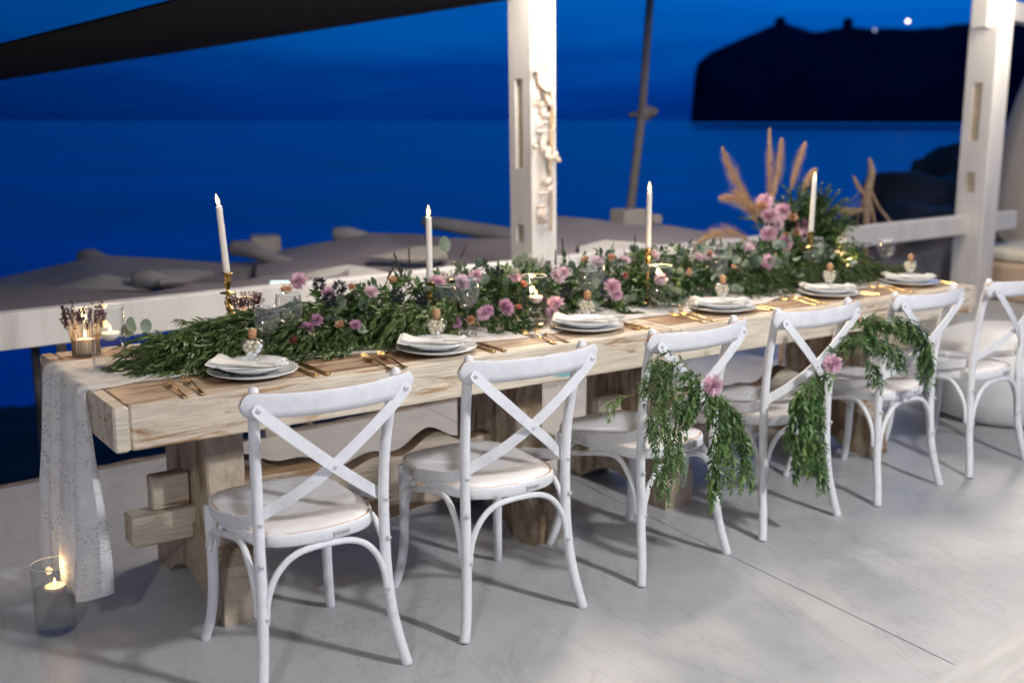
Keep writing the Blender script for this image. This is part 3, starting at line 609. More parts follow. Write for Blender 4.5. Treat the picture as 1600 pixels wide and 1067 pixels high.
# right side: plaster dome, bench, cushion, dark wall, basket
mb = MB(); mb.lathe([(math.cos(pi / 2 * i / 14), math.sin(pi / 2 * i / 14)) for i in range(15)], 40)
o = mb.obj('plaster_dome', M['plaster']); o.location = (11.898, 6.289, 0.107); o.scale = (1.0, 1.0, 2.75); tag(o, 'rounded rough plaster wall at the right edge behind the post', 'wall')
o = MB().box((0, 0, 0), (2.6, 1.2, .33), bev=.03).obj('masonry_bench', M['bench']); o.location = (8.98, 4.9, 0); tag(o, 'tan rendered masonry bench at the right edge', 'bench')
mb = MB(); mb.box((0, 0, 0), (2.3, .9, .11), bev=.035); o = mb.obj('bench_cushion', M['cushion']); o.location = (9.02, 4.95, .335); tag(o, 'cream flat seat cushion on the tan bench', 'cushion')
# rendered low wall and rocks beyond rail
mb = MB()
def frock(u, v):
    th = 2 * pi * u; ph = pi * v - pi / 2; p = Vector((math.cos(ph) * math.cos(th), math.cos(ph) * math.sin(th), math.sin(ph)))
    return tuple(p * (1 + .35 * noise.fractal(p * 1.7, 1, 2, 4)))
mb.grid(frock, 40, 24); rk = mb.mesh('boulder', M['rock'])
for loc, sc, lab in (((14.568, 9.284, -0.374), (2.0, 1.8, 1.15), 'dark rock outcrop left of the right post, nearest'), ((11.537, 7.706, -0.198), (1.4, 1.2, .72), 'dark rocks just above the right rail'), ((17.814, 10.800, -0.194), (2.2, 2.0, 1.3), 'highest dark rock against the sea by the right post')):
    o = link('boulder', rk, None, loc, (0, 0, R.random() * 6), sc); tag(o, lab, 'rock', 'dark rocks by the shore')
mb = MB(); mb.grid(lambda u, v: (-1.3 + 2.2 * u, .25 * math.sin(5 * u), .95 * math.sin(pi * .5 * v) * (.35 + .65 * u) + .05 * noise.noise(Vector((u * 3, v * 3, 0)))), 20, 8)
mb.grid(lambda u, v: (-1.3 + 2.2 * u, .6 + .25 * math.sin(5 * u), .95 * math.sin(pi * .5 * (1 - v)) * (.35 + .65 * u)), 20, 8)
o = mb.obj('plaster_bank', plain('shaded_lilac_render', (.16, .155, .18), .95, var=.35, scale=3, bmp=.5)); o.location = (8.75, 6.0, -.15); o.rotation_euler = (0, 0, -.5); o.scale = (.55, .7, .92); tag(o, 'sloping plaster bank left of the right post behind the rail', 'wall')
mb = MB(); mb.lathe([(.0, 0), (.12, 0), (.17, .05), (.17, .11), (.13, .15), (0, .17)], 20, sx=1.2); o = mb.obj('wicker_basket', M['basket']); o.location = (6.75, 4.72, .33); tag(o, 'dark brown wicker basket behind the far end of the table', 'basket')
o = MB().box((-.3, -.16, 0), (.3, .16, .33), bev=.02).obj('low_plinth', M['plaster']); o.location = (6.75, 4.72, 0); tag(o, 'low plaster plinth under the brown basket', 'plinth')
# small blue-cushioned frame under the table gap
t = thing('low_stool', 'low wooden stool with a blue seat seen under the far part of the table', 'stool', (5.55, 5.0, 0), .3)
MB().box((-.19, -.19, .17), (.19, .19, .205), bev=.01).obj('seat', M['bluemat'], t)
for sx in (-1, 1):
    for sy in (-1, 1): MB().box((sx * .2 - .014, sy * .2 - .014, 0), (sx * .2 + .014, sy * .2 + .014, .46)).obj('leg', M['driftwood'], t)
# white pouf behind the last chairs
mb = MB(); mb.lathe([(0, 0), (.36, 0), (.44, .05), (.47, .18), (.46, .30), (.40, .40), (.28, .45), (0, .46)], 40)
o = mb.obj('round_pouf', plain('white_leatherette', (.74, .75, .74), .45)); o.location = (5.52, 3.25, 0); tag(o, 'big round white pouf beyond the two farthest chairs', 'pouf')

# ------------------------------------------------------------------ second table, blurred corner in the foreground
t = thing('side_table', 'out-of-focus whitewashed table corner in the bottom right of the view', 'table', (2.0, .517, 0), D2R(6.3))
M['wood_near'] = wood('whitewashed_near_table', (.50, .50, .50), (.42, .33, .22), .50, top=True)[0]
for k in range(4): MB().box((-1.0, .43 - .27 * (k + 1) + .002, .66), (2.2, .43 - .27 * k, .75), bev=.008).obj('top_plank', M['wood_near'], t)
for x in (-.6, 1.8): MB().box((x, -.5, 0), (x + .14, .28, .658)).obj('leg', M['wood_dark'], t)

# ------------------------------------------------------------------ the long table: two trestle tables end to end
def plank(name, a, b_, mat, parent, bev=.006, wob=.0): return MB().box(a, b_, bev=bev).obj(name, mat, parent)
Y0, Y1 = 3.03, 3.92
def table(x0, x1, trest, label, frontmat):
    t = thing('trestle_table', label, 'table', (x0, Y0, 0)); W_ = x1 - x0; Dp = Y1 - Y0
    eb = .046
    plank('end_beam', (0, .0, T - .13), (eb - .0015, Dp, T), M['wood_front'], t, .006)
    plank('end_beam', (W_ - eb + .0015, 0, T - .13), (W_, Dp, T), M['wood_front'], t, .006)
    plank('front_beam', (eb, .001, T - .129), (W_ - eb, .075, T - .0005), frontmat, t, .005)
    plank('back_beam', (eb, Dp - .075, T - .129), (W_ - eb, Dp - .001, T - .0005), M['wood_front'], t, .005)
    ws = [.15, .19, .17, .23]; y = .0765; s_ = (Dp - .153) / sum(ws)
    for k, w in enumerate(ws):
        w *= s_; plank('top_plank', (eb, y, T - .035), (W_ - eb, y + w - .0022, T - .001 * (k % 2)), M['wood_top'], t, .003); y += w
    for tx in trest:
        lx = tx - x0; lw = .125
        # foot: arched beam across the table
        mb = MB(); n = 26; ys = [.11 + (Dp - .22) * i / n for i in range(n + 1)]; vs = []; fs = []
        for yy in ys:
            q_ = (yy - Dp / 2) / (Dp / 2 - .11); lo = max(0., .085 * (1 - (abs(q_) / .62) ** 2)) if abs(q_) < .62 else 0
            hi = .17 + .11 * max(0, 1 - abs(q_) ** 1.5) if abs(q_) < .97 else .15
            for x in (lx - .01, lx + lw + .01): vs += [(x, yy, lo), (x, yy, hi)]
        for i in range(n):
            a = i * 4; b_ = a + 4
            fs += [(a, b_, b_ + 1, a + 1), (a + 2, a + 3, b_ + 3, b_ + 2), (a + 1, b_ + 1, b_ + 3, a + 3), (a, a + 2, b_ + 2, b_)]
        fs += [(0, 1, 3, 2), (n * 4, n * 4 + 2, n * 4 + 3, n * 4 + 1)]
        mb.add(vs, fs, smooth=False); mb.obj('trestle_foot', M['wood_dark'], t)
        for k, (a, b_) in enumerate(((.23, .37), (.372, .51), (.512, .65))):
            o = plank('trestle_leg', (lx + .004 * (k % 2), a, .2), (lx + lw - .003 * k, b_, T - .131), M['wood_dark'], t, .006)
    l0, l1 = trest[0] - x0, trest[1] - x0
    # lower through-beam and wedges outside of the legs
    for sgn, lx in ((-1, l0), (1, l1 + .125)):
        xa, xb = (lx - .20, lx + .01) if sgn < 0 else (lx - .01, lx + .17)
        plank('through_tenon', (xa, .37, .215), (xb, .47, .315), M['wood_front'], t, .005)
        xa, xb = (lx - .125, lx - .002) if sgn < 0 else (lx + .002, lx + .11)
        plank('wedge_block', (xa, .40, .318), (xb, .455, .43), M['wood_front'], t, .005)
    # live-edge stretcher board between the trestles
    mb = MB(); n = 70; La, Lb = l0 + .125, l1; vs = []; mi = []
    for i in range(n + 1):
        u = i / n; x = La + (Lb - La) * u
        hi = .385 + .035 * math.sin(2 * pi * (u * 1.6 + .12)) + .016 * math.sin(2 * pi * u * 4.3) + .006 * noise.noise(Vector((x * 9, 0, 0))) - .05 * math.exp(-((u - .62) / .16) ** 2)
        lo = .125 + .02 * math.sin(2 * pi * (u * 1.1 + .3)) + .008 * noise.noise(Vector((x * 7, 5, 0)))
        vs += [(x, .40, lo), (x, .40, hi), (x, .415, hi + .004), (x, .455, hi + .006), (x, .455, lo)]
    for nm, mat, idx in (('stretcher_board', M['wood_board'], (4, 0, 1)), ('live_edge', M['bark'], (1, 2, 3))):
        m2 = MB(); fs = []
        k = len(idx); vv = [vs[i * 5 + j] for i in range(n + 1) for j in idx]
        for i in range(n):
            for j in range(k - 1): fs.append((i * k + j, (i + 1) * k + j, (i + 1) * k + j + 1, i * k + j + 1))
        m2.add(vv, fs, smooth=False)
        if nm == 'stretcher_board':
            o_ = len(m2.v); bk = [vs[i * 5 + j] for i in range(n + 1) for j in (3, 4)]
            m2.add(bk, [(i * 2, (i + 1) * 2, (i + 1) * 2 + 1, i * 2 + 1) for i in range(n)], smooth=False); par = m2.obj(nm, mat, t)
        else: m2.obj(nm, mat, par)
    return t
table(.77, 2.838, (1.10, 2.28), 'near whitewashed trestle table with the lace-hung end and a turquoise rub on its front edge', M['wood_patch'])
table(2.843, 4.81, (2.945, 4.22), 'far whitewashed trestle table reaching towards the right-hand post', M['wood_front'])
# lace runner
mb = MB()
def flace(u, v):
    # u along the table from the far end (0) to the near end and down; v across
    S = u * 5.05
    yc = 3.49 + .02 * math.sin(S * 2.3); hw = .235 + .02 * math.sin(S * 3.1) + .01 * math.sin(S * 11)
    L_top = 4.80 - .765
    if S < L_top:
        x = 4.80 - S; y = yc + (v - .5) * 2 * hw + .012 * noise.noise(Vector((x * 4, v * 2, 0)))
        e = abs(v - .5) * 2
        z = T + .004 + .006 * abs(noise.noise(Vector((x * 7, v * 8, 2)))) + (.016 * max(0, noise.noise(Vector((x * 5, v, 9)))) if e > .7 else 0)
        if x > 2 and v < .08: y += .03 * math.sin(x * 5)
        return (x, y, z)
    d = S - L_top; k = min(1, d / .9)
    yy = 3.50 + (v - .5) * 2 * hw * (1 - .05 * k) + (-.09 * k * (1 - v) ** 1.5)
    fold = math.sin(v * 24 + 1.6 * math.sin(v * 7)) * (.008 + .034 * k) + .016 * math.sin(v * 9 + 2) * k + .006 * math.sin(v * 61) * k
    r_ = .012
    x = .765 - .006 - min(d, .03) * .3 - .02 * k + fold
    hem = (.66 if v > .22 else .55 + .4 * v) if False else 1
    top = T + .004
    z = top - max(0, d - .01) * (1 + .0 * v)
    z = top - max(0, d - .01) * (.655 + .015 * math.sin(v * 9) + .012 * math.sin(v * 23) - .07 * max(0., 1 - v / .25))
    return (x, yy + .01 * math.sin(v * 20) * k, z)
mb.grid(flace, 190, 64, uv=lambda u, v: (min(u * 5.05, 4.035) + max(0, u * 5.05 - 4.035) * .66, v * .5))
o = mb.obj('lace_runner', M['lace']); tag(o, 'white lace table runner hanging off the near end of the table to the floor', 'table runner')

# ------------------------------------------------------------------ chairs
def ribbon(path, nrm, w, th, name, mat, parent, round_end=True):
    p = spline(path, 6); nn_ = spline(nrm, 6); n = len(p); vs = []; fs = []
    for i in range(n):
        tt = (p[min(i + 1, n - 1)] - p[max(i - 1, 0)]).normalized(); N0 = nn_[i] - tt * nn_[i].dot(tt); N0.normalize(); wd = tt.cross(N0)
        k = 1.
        if round_end:
            e = min(i, n - 1 - i); k = (.45, .8, .95)[e] if e < 3 else 1.
        for a, b_ in ((-1, -1), (-1, 1), (1, 1), (1, -1)): vs.append(p[i] + wd * (w / 2 * k * a) + N0 * (th / 2 * b_))
    for i in range(n - 1):
        for k in range(4): fs.append((i * 4 + k, i * 4 + (k + 1) % 4, (i + 1) * 4 + (k + 1) % 4, (i + 1) * 4 + k))
    fs += [(3, 2, 1, 0), tuple((n - 1) * 4 + k for k in range(4))]
    mb = MB(); mb.add(vs, fs, smooth=False); return mb.obj(name, mat, parent)
def screw(parent, p, d):
    d = Vector(d).normalized(); p = Vector(p); mb = MB()
    mb.tube([p - d * .002, p + d * .0022, p + d * .004], [.0075, .0072, .0035], 10); mb.tube([p + d * .003, p + d * .0047], .0016, 6, mi=1)
    mb.obj('screw', [M['screw'], M['dark']], parent)
def make_chair():
    t = thing('cross_back_chair', '', 'chair', (0, 0, 0))
    posts = {}
    for s in (-1, 1):
        pth = [(s * .225, -.306, 0), (s * .208, -.289, .08), (s * .195, -.270, .18), (s * .188, -.258, .30), (s * .187, -.253, .42), (s * .187, -.253, .52), (s * .190, -.261, .64), (s * .198, -.285, .78), (s * .205, -.310, .880)]
        sp_ = spline(pth, 6); n = len(sp_); rs = [.0165 - .0015 * (i / n) for i in range(n)]; rs[-1] = .013; sp_.append(sp_[-1] + Vector((s * .001, -.002, .005))); rs.append(.007)
        o = MB().tube(sp_, rs, 14).obj('back_post', M['chair'], t); posts[s] = o
        MB().tube([(s * .223, -.305, -.0), (s * .223, -.305, .004)], .0135, 12).obj('rubber_foot', M['rubber'], o)
        screw(o, (s * .191, -.257 - .0163, .385), (0, -1, 0)); screw(o, (s * .187, -.251 - .0162, .50), (0, -1, 0))
        fp = [(s * .184, .148, .435), (s * .184, .145, .28), (s * .187, .148, .16), (s * .196, .160, .07), (s * .209, .180, 0)]
        sp_ = spline(fp, 6); n = len(sp_)
        o = MB().tube(sp_, [.0175 - .003 * (i / n) for i in range(n)], 14).obj('front_leg', M['chair'], t)
        MB().tube([(s * .209, .180, 0), (s * .209, .180, .004)], .0135, 12).obj('rubber_foot', M['rubber'], o)
    # seat frame and panel
    half = [(.0, .215), (.08, .212), (.14, .198), (.182, .158), (.200, .09), (.204, .0), (.200, -.09), (.188, -.170), (.158, -.228), (.10, -.264), (0, -.278)]
    out = spline([(x, y, 0) for x, y in half], 5); ol = [(p.x, p.y) for p in out]; ol = ol + [(-x, y) for x, y in ol[-2:0:-1]]
    n = len(ol)
    def ringv(k, z, dip=0.): return [(x * k, y * k, z) for x, y in ol]
    mb = MB(); rings = [ringv(.93, .418), ringv(.985, .418), ringv(1.0, .424), ringv(1.0, .447), ringv(.99, .4535), ringv(.972, .4545)]
    vs = [v for r_ in rings for v in r_]; fs = [(i * n + k, (i + 1) * n + k, (i + 1) * n + (k + 1) % n, i * n + (k + 1) % n) for i in range(len(rings) - 1) for k in range(n)]
    fs.append(tuple(range(n))); mb.add(vs, fs); fr = mb.obj('seat_frame', M['chair'], t)
    mb = MB(); rings = [ringv(.972, .4545), ringv(.962, .4525), ringv(.950, .4540)]
    vs = [v for r_ in rings for v in r_]; fs = [(i * n + k, (i + 1) * n + k, (i + 1) * n + (k + 1) % n, i * n + (k + 1) % n) for i in range(2) for k in range(n)]
    mb.add(vs, fs); mb.obj('seat_groove', M['worn'], fr)
    mb = MB(); vs = []; ks = [.950, .938, .8, .6, .4, .2]; zz = [.4540, .4562, .4560, .4530, .4505, .449]
    for k, z in zip(ks, zz): vs += [(x * k, y * k, z + (.004 if y > .12 and k < .9 else 0)) for x, y in ol]
    vs.append((0, -.01, .4488)); fs = [(i * n + k, (i + 1) * n + k, (i + 1) * n + (k + 1) % n, i * n + (k + 1) % n) for i in range(len(ks) - 1) for k in range(n)]
    b0_ = (len(ks) - 1) * n; fs += [(b0_ + k, len(vs) - 1, b0_ + (k + 1) % n) for k in range(n)]
    mb.add(vs, fs); mb.obj('seat', M['chair'], t)
    # maker's plate on the rear of the frame
    mb = MB(); mb.box((-.025, -.001, -.0075), (.025, .001, .0075)); pl_ = mb.obj('maker_plate', M['label'], t); pl_.location = (.045, -.2765, .4355); pl_.rotation_euler = (0, 0, D2R(8))
    cu = bpy.data.curves.new('txt', 'FONT'); cu.body = '\u2022Xirment\u2022'; cu.size = .0125; cu.align_x = 'CENTER'; cu.align_y = 'CENTER'
    tmp = bpy.data.objects.new('tmp', cu); col.objects.link(tmp); dg = bpy.context.evaluated_depsgraph_get(); me = bpy.data.meshes.new_from_object(tmp.evaluated_get(dg)); bpy.data.objects.remove(tmp)
    me.materials.clear(); me.materials.append(M['dark']); o = link('plate_lettering', me, pl_, (0, -.0018, 0), (pi / 2, 0, 0))
    # top rail
    mb = MB(); n2 = 40; vs = []; ln = .248
    sec = [(-1, -.35), (-1, .35), (-.55, .75), (0, .9), (.55, .75), (.86, .5), (1, .35), (1, -.35), (.86, -.5), (.4, -.62), (-.4, -.62)]
    for i in range(n2 + 1):
        u = math.sin((-1 + 2 * i / n2) * pi / 2) ; x = u * ln; e = 1 - abs(u); k = math.sqrt(max(0, 1 - (1 - min(1, e / .11)) ** 2)) if e < .11 else 1; k = max(k, .15)
        hh = .0345 * k * (1 - .06 * (1 - u * u)); yb = -.318 - .050 * (1 - abs(u) ** 2.2); zc = .846 - .006 * (1 - u * u) - .0 
        for a, b_ in sec: vs.append((x, yb - .011 * (-b_) - .004 * a - .006, zc + hh * a))
    m_ = len(sec); fs = []; mi = []
    for i in range(n2):
        for k in range(m_): fs.append((i * m_ + k, (i + 1) * m_ + k, (i + 1) * m_ + (k + 1) % m_, i * m_ + (k + 1) % m_)); mi.append(1 if k == 6 else 0)
    fs += [tuple(range(m_)), tuple(n2 * m_ + k for k in range(m_ - 1, -1, -1))]; mi += [0, 0]
    mb.add(vs, fs); mb.mi = mi; mb.obj('top_rail', [M['chair'], M['worn']], t)
    # crossed slats
    for s, off in ((1, -.006), (-1, .004)):
        pth = [(s * -.222, -.350 + off * .6, .846), (s * -.19, -.354 + off, .812), (s * -.10, -.350 + off, .733), (0, -.332 + off, .648), (s * .09, -.296 + off, .577), (s * .150, -.250, .532), (s * .186, -.226, .505), (s * .206, -.165, .484), (s * .2105, -.06, .462), (s * .2085, .045, .440)]
        nr = [(0, -1, .1), (0, -1, .1), (s * -.05, -1, .1), (0, -1, .15), (s * .2, -1, .15), (s * .4, -.9, .1), (s * .6, -.8, .1), (s * 1, -.35, .1), (s * 1, -.05, 0), (s * 1, 0, 0)]
        o = ribbon(pth, nr, .032, .0055, 'cross_slat', M['chair'], t)
        screw(o, (s * -.212, -.353 + off * .6 - .003, .836), (0, -1, .1)); screw(o, (s * .2118, .035, .443), (s, 0, 0))
        if s == 1: screw(o, (0, -.332 + off - .003, .648), (0, -1, .15))
    # bent arches
    def arch(a, b_, top, nm='arch_stretcher'):
        a, b_ = Vector(a), Vector(b_); m1 = a.lerp(b_, .5); d = (b_ - a)
        P_ = [a, a + Vector((0, 0, (top - a.z) * .40)) + d * .025, a + d * .11 + Vector((0, 0, (top - a.z) * .74)), a + d * .26 + Vector((0, 0, (top - a.z) * .95)), Vector((m1.x, m1.y, top)),
              b_ - d * .26 + Vector((0, 0, (top - b_.z) * .95)), b_ - d * .11 + Vector((0, 0, (top - b_.z) * .74)), b_ + Vector((0, 0, (top - b_.z) * .40)) - d * .025, b_]
        o = MB().tube(spline(P_, 5), .0095, 10).obj(nm, M['chair'], t); return o
    o = arch((-.183, -.268, .215), (.183, -.268, .215), .408); screw(o, (-.183, -.278, .235), (0, -1, 0)); screw(o, (.183, -.278, .235), (0, -1, 0))
    arch((-.170, .150, .30), (.170, .150, .30), .408)
    for s in (-1, 1): o = arch((s * .200, -.250, .235), (s * .196, .130, .30), .408); screw(o, (s * .205, .130, .315), (s, 0, 0))
    return t
CH = [((1.22, 2.92, 0), -.5, 'white cross-back chair nearest the camera, leftmost of the row'),
      ((1.88, 2.93, 0), -1.1, 'white cross-back chair second from the left, in front of the second plate'),
      ((2.561, 2.959, 0), 4.8, 'white cross-back chair draped with two hanging green sprays, third from the left'),
      ((3.228, 3.003, 0), 1.9, 'white cross-back chair with a pink flower on its right post, fourth from left'),
      ((3.897, 2.999, 0), 2.4, 'white cross-back chair second from the right, under the arching spray'),
      ((4.548, 2.994, 0), .6, 'white cross-back chair farthest right in the row')]
c0 = make_chair(); cm_ = children_of()
c0['group'] = 'white cross-back chairs along the near side of the table'
for i, (loc, a, lab) in enumerate(CH):
    if i == 0: c0.location = loc; c0.rotation_euler = (0, 0, D2R(a)); c0['label'] = lab
    else: dup(c0, loc, D2R(a), lab, cm_)
# ------------------------------------------------------------------ tableware
def mesh_plate(r, foot):
    p = [(0, .004), (foot * .9, .004), (foot, 0), (foot + .004, .001), (r * .72, .006), (r * .9, .013), (r - .002, .019), (r, .021), (r - .001, .0228), (r * .9, .0165), (r * .72, .0098), (foot * .95, .0072), (0, .0070)]
    return MB().lathe(p, 56).mesh('plate', M['china'])
PL1, PL2 = mesh_plate(.140, .085), mesh_plate(.114, .068)
ORD = ['first (leftmost) place setting', 'second place setting', 'third place setting', 'fourth place setting', 'fifth place setting', 'sixth (rightmost) place setting']
PX = [(1.245, 3.205), (1.895, 3.185), (2.575, 3.215), (3.30, 3.225), (3.985, 3.235), (4.585, 3.245)]
def napkin():
    mb = MB()
    def lay(dz, du, w0, w1, end, sh, th):
        def f(u, v, top):
            s = -.125 + du + (.235 + end) * u; w = w0 + (w1 - w0) * u
            z = .0275 + dz + .009 * (2 * u - 1) ** 2 - .004 * u + .004 * math.sin(u * 7 + dz * 300) * (v - .3) + .003 * math.sin(v * 9 + u * 4)
            if u > .86: k = (u - .86) / .14; s -= .012 * k * k; z += .008 * math.sin(k * 2.6)
            if u < .15: z += .010 * (1 - u / .15) * (1 - abs(v - .5))
            z += top * th * max(0., (1 - abs(2 * v - 1) ** 5)) * max(0., 1 - abs(2 * u - 1) ** 9)
            return (s, sh + (v - .5) * w, z)
        mb.grid(lambda u, v: f(u, v, 1), 24, 14); mb.grid(lambda u, v: f(u, v, 0), 24, 14)
    lay(-.002, 0, .132, .088, 0, 0, .006); lay(.0035, .004, .124, .078, -.004, .002, .005); lay(.0075, .014, .114, .066, -.010, -.002, .004)
    # rolled end folds
    mb.tube(spline([(.085, -.036, .040), (.106, -.034, .042), (.118, -.018, .040), (.112, .002, .036)], 5), .0052, 8)
    mb.tube(spline([(.03, -.034, .043), (.075, -.040, .047), (.105, -.028, .050)], 5), .0045, 8)
    return mb.mesh('napkin', M['linen'])
NAP = napkin()
# heart-shaped bottle
def bottle_mesh():
    prof = [(.0175, 0), (.0185, .003), (.017, .010), (.0165, .014), (.022, .022), (.030, .034), (.0355, .047), (.036, .055), (.032, .063), (.022, .068), (.0125, .070), (.0125, .079), (.0145, .080), (.0145, .083), (.0125, .084)]
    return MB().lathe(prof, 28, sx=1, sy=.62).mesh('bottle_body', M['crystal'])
BOT = bottle_mesh(); CORK = MB().lathe([(0, .070), (.0115, .070), (.0135, .088), (.0135, .096), (.012, .099), (0, .099)], 16).mesh('cork', M['cork'])
CORK2 = MB().lathe([(0, .099), (.0035, .0985), (.004, .102), (.002, .105), (0, .1055)], 8).mesh('bead', M['candy'])
def ball(r, mat, sx=1., sz=1.):
    return MB().lathe([(max(1e-4, r * sx * math.sin(pi * i / 7)), -r * sz * math.cos(pi * i / 7)) for i in range(8)], 12).mesh('sweet', mat)
CAN = ball(.0078, M['candy']); ALM = ball(.0075, M['almond'], 1.0, 1.45)
BOTBASE = MB().lathe([(0, .0015), (.0165, .0015), (.0165, .006), (0, .006)], 20, sy=.62).mesh('bottle_foot', M['glass'])
# cutlery, length along +Y from the handle end (0) to the tip
def fork_mesh():
    mb = MB(); p = spline([(0, 0, .003), (0, .05, .0045), (0, .10, .010), (0, .135, .012), (0, .150, .008)], 6); n = len(p); w = []
    vs = []; fs = []
    for i, q in enumerate(p):
        u = i / (n - 1); ww = .0075 + .0035 * math.exp(-((u - .06) / .09) ** 2) - .0045 * math.exp(-((u - .62) / .28) ** 2); ww += .006 * max(0, (u - .85) / .15); th = .0016
        vs += [(q.x - ww / 1.2, q.y, q.z), (q.x, q.y, q.z + th * 1.6), (q.x + ww / 1.2, q.y, q.z), (q.x, q.y, q.z - th)]
    for i in range(n - 1):
        for k in range(4): fs.append((i * 4 + k, i * 4 + (k + 1) % 4, (i + 1) * 4 + (k + 1) % 4, (i + 1) * 4 + k))
    fs.append((3, 2, 1, 0)); mb.add(vs, fs)
    # head, then tines
    mb.grid(lambda u, v: ((v - .5) * (.021 + .003 * u), .148 + .024 * u, .008 - .005 * math.sin(u * 1.4) + .002 * abs(v - .5) * 2), 5, 6)
    mb.grid(lambda u, v: ((v - .5) * (.021 + .003 * u), .148 + .024 * u, .0063 - .005 * math.sin(u * 1.4) + .002 * abs(v - .5) * 2), 5, 6)
    for k in range(4):
        x = (k - 1.5) * .0068; mb.tube(spline([(x, .170, .0035), (x, .19, .0055), (x * .97, .207, .013), (x * .95, .218, .0195)], 4), [.0016] * 9 + [.0014, .0012, .0010, .0006], 6)
    return mb.mesh('fork', M['gold'])
def knife_mesh():
    mb = MB(); vs = []; fs = []
    p = [(0, .0075, .003), (.01, .0085, .0036), (.05, .0062, .0036), (.085, .0048, .0032), (.095, .0058, .0026), (.11, .0085, .0012), (.16, .0098, .001), (.19, .0095, .001), (.208, .006, .001), (.216, .0015, .001)]
    for y, w, th in p: vs += [(-w, y, .004 - th * .5), (-w * .5, y, .004 + th), (w, y, .004 + th * .5), (w * .4, y, .004 - th)]
    for i in range(len(p) - 1):
        for k in range(4): fs.append((i * 4 + k, i * 4 + (k + 1) % 4, (i + 1) * 4 + (k + 1) % 4, (i + 1) * 4 + k))
    fs += [(3, 2, 1, 0), tuple((len(p) - 1) * 4 + k for k in range(4))]; mb.add(vs, fs); return mb.mesh('knife', M['gold'])
def spoon_mesh():
    mb = MB(); vs = []; fs = []; p = [(0, .006, .003), (.01, .007, .003), (.05, .004, .005), (.10, .0028, .009), (.118, .0032, .008)]
    for y, w, z in p: vs += [(-w, y, z), (0, y, z + .0018), (w, y, z), (0, y, z - .0014)]
    for i in range(len(p) - 1):
        for k in range(4): fs.append((i * 4 + k, i * 4 + (k + 1) % 4, (i + 1) * 4 + (k + 1) % 4, (i + 1) * 4 + k))
    mb.add(vs, fs)
    for dz in (0, -.0012):
        mb.grid(lambda u, v: ((v - .5) * .034 * math.sqrt(max(0, 1 - (2 * u - 1) ** 2) + .004), .114 + .048 * u, .0075 + dz - .0058 * math.sin(pi * u) * (1 - (2 * v - 1) ** 2)), 12, 8)
    return mb.mesh('spoon', M['gold'])
FK, KN, SP = fork_mesh(), knife_mesh(), spoon_mesh()
def glass_mesh(h, rb):
    s = h / .18
    prof = [(0, .0022), (.028 * s, .0018), (.033 * s, .0008), (.0335 * s, .002), (.024 * s, .004), (.009 * s, .0075), (.0042, .016 * s), (.0034, .045 * s), (.0038, .072 * s), (.0075, .080 * s), (.018 * s, .089 * s), (rb * .80, .106 * s), (rb * .97, .124 * s), (rb, .138 * s), (rb * .97, .158 * s), (rb * .90, .1785 * s), (rb * .90, .180 * s), (rb * .885, .1795 * s), (rb * .955, .158 * s), (rb * .985, .138 * s), (rb * .95, .124 * s), (rb * .78, .108 * s), (.014 * s, .0925 * s), (0, .090 * s)]
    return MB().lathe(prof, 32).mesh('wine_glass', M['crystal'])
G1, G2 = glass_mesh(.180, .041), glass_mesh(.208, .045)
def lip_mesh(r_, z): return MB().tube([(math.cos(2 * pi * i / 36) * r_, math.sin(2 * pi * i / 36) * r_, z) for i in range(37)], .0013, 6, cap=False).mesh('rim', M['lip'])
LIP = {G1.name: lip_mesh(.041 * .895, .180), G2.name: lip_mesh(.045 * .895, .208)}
GL = [[(1.362, 3.365), (1.452, 3.395)], [(2.075, 3.415), (2.135, 3.365)], [(2.775, 3.46), (2.84, 3.50)], [(3.54, 3.49), (3.59, 3.55)], [(4.22, 3.52), (4.28, 3.58)], [(4.86, 3.56)]]
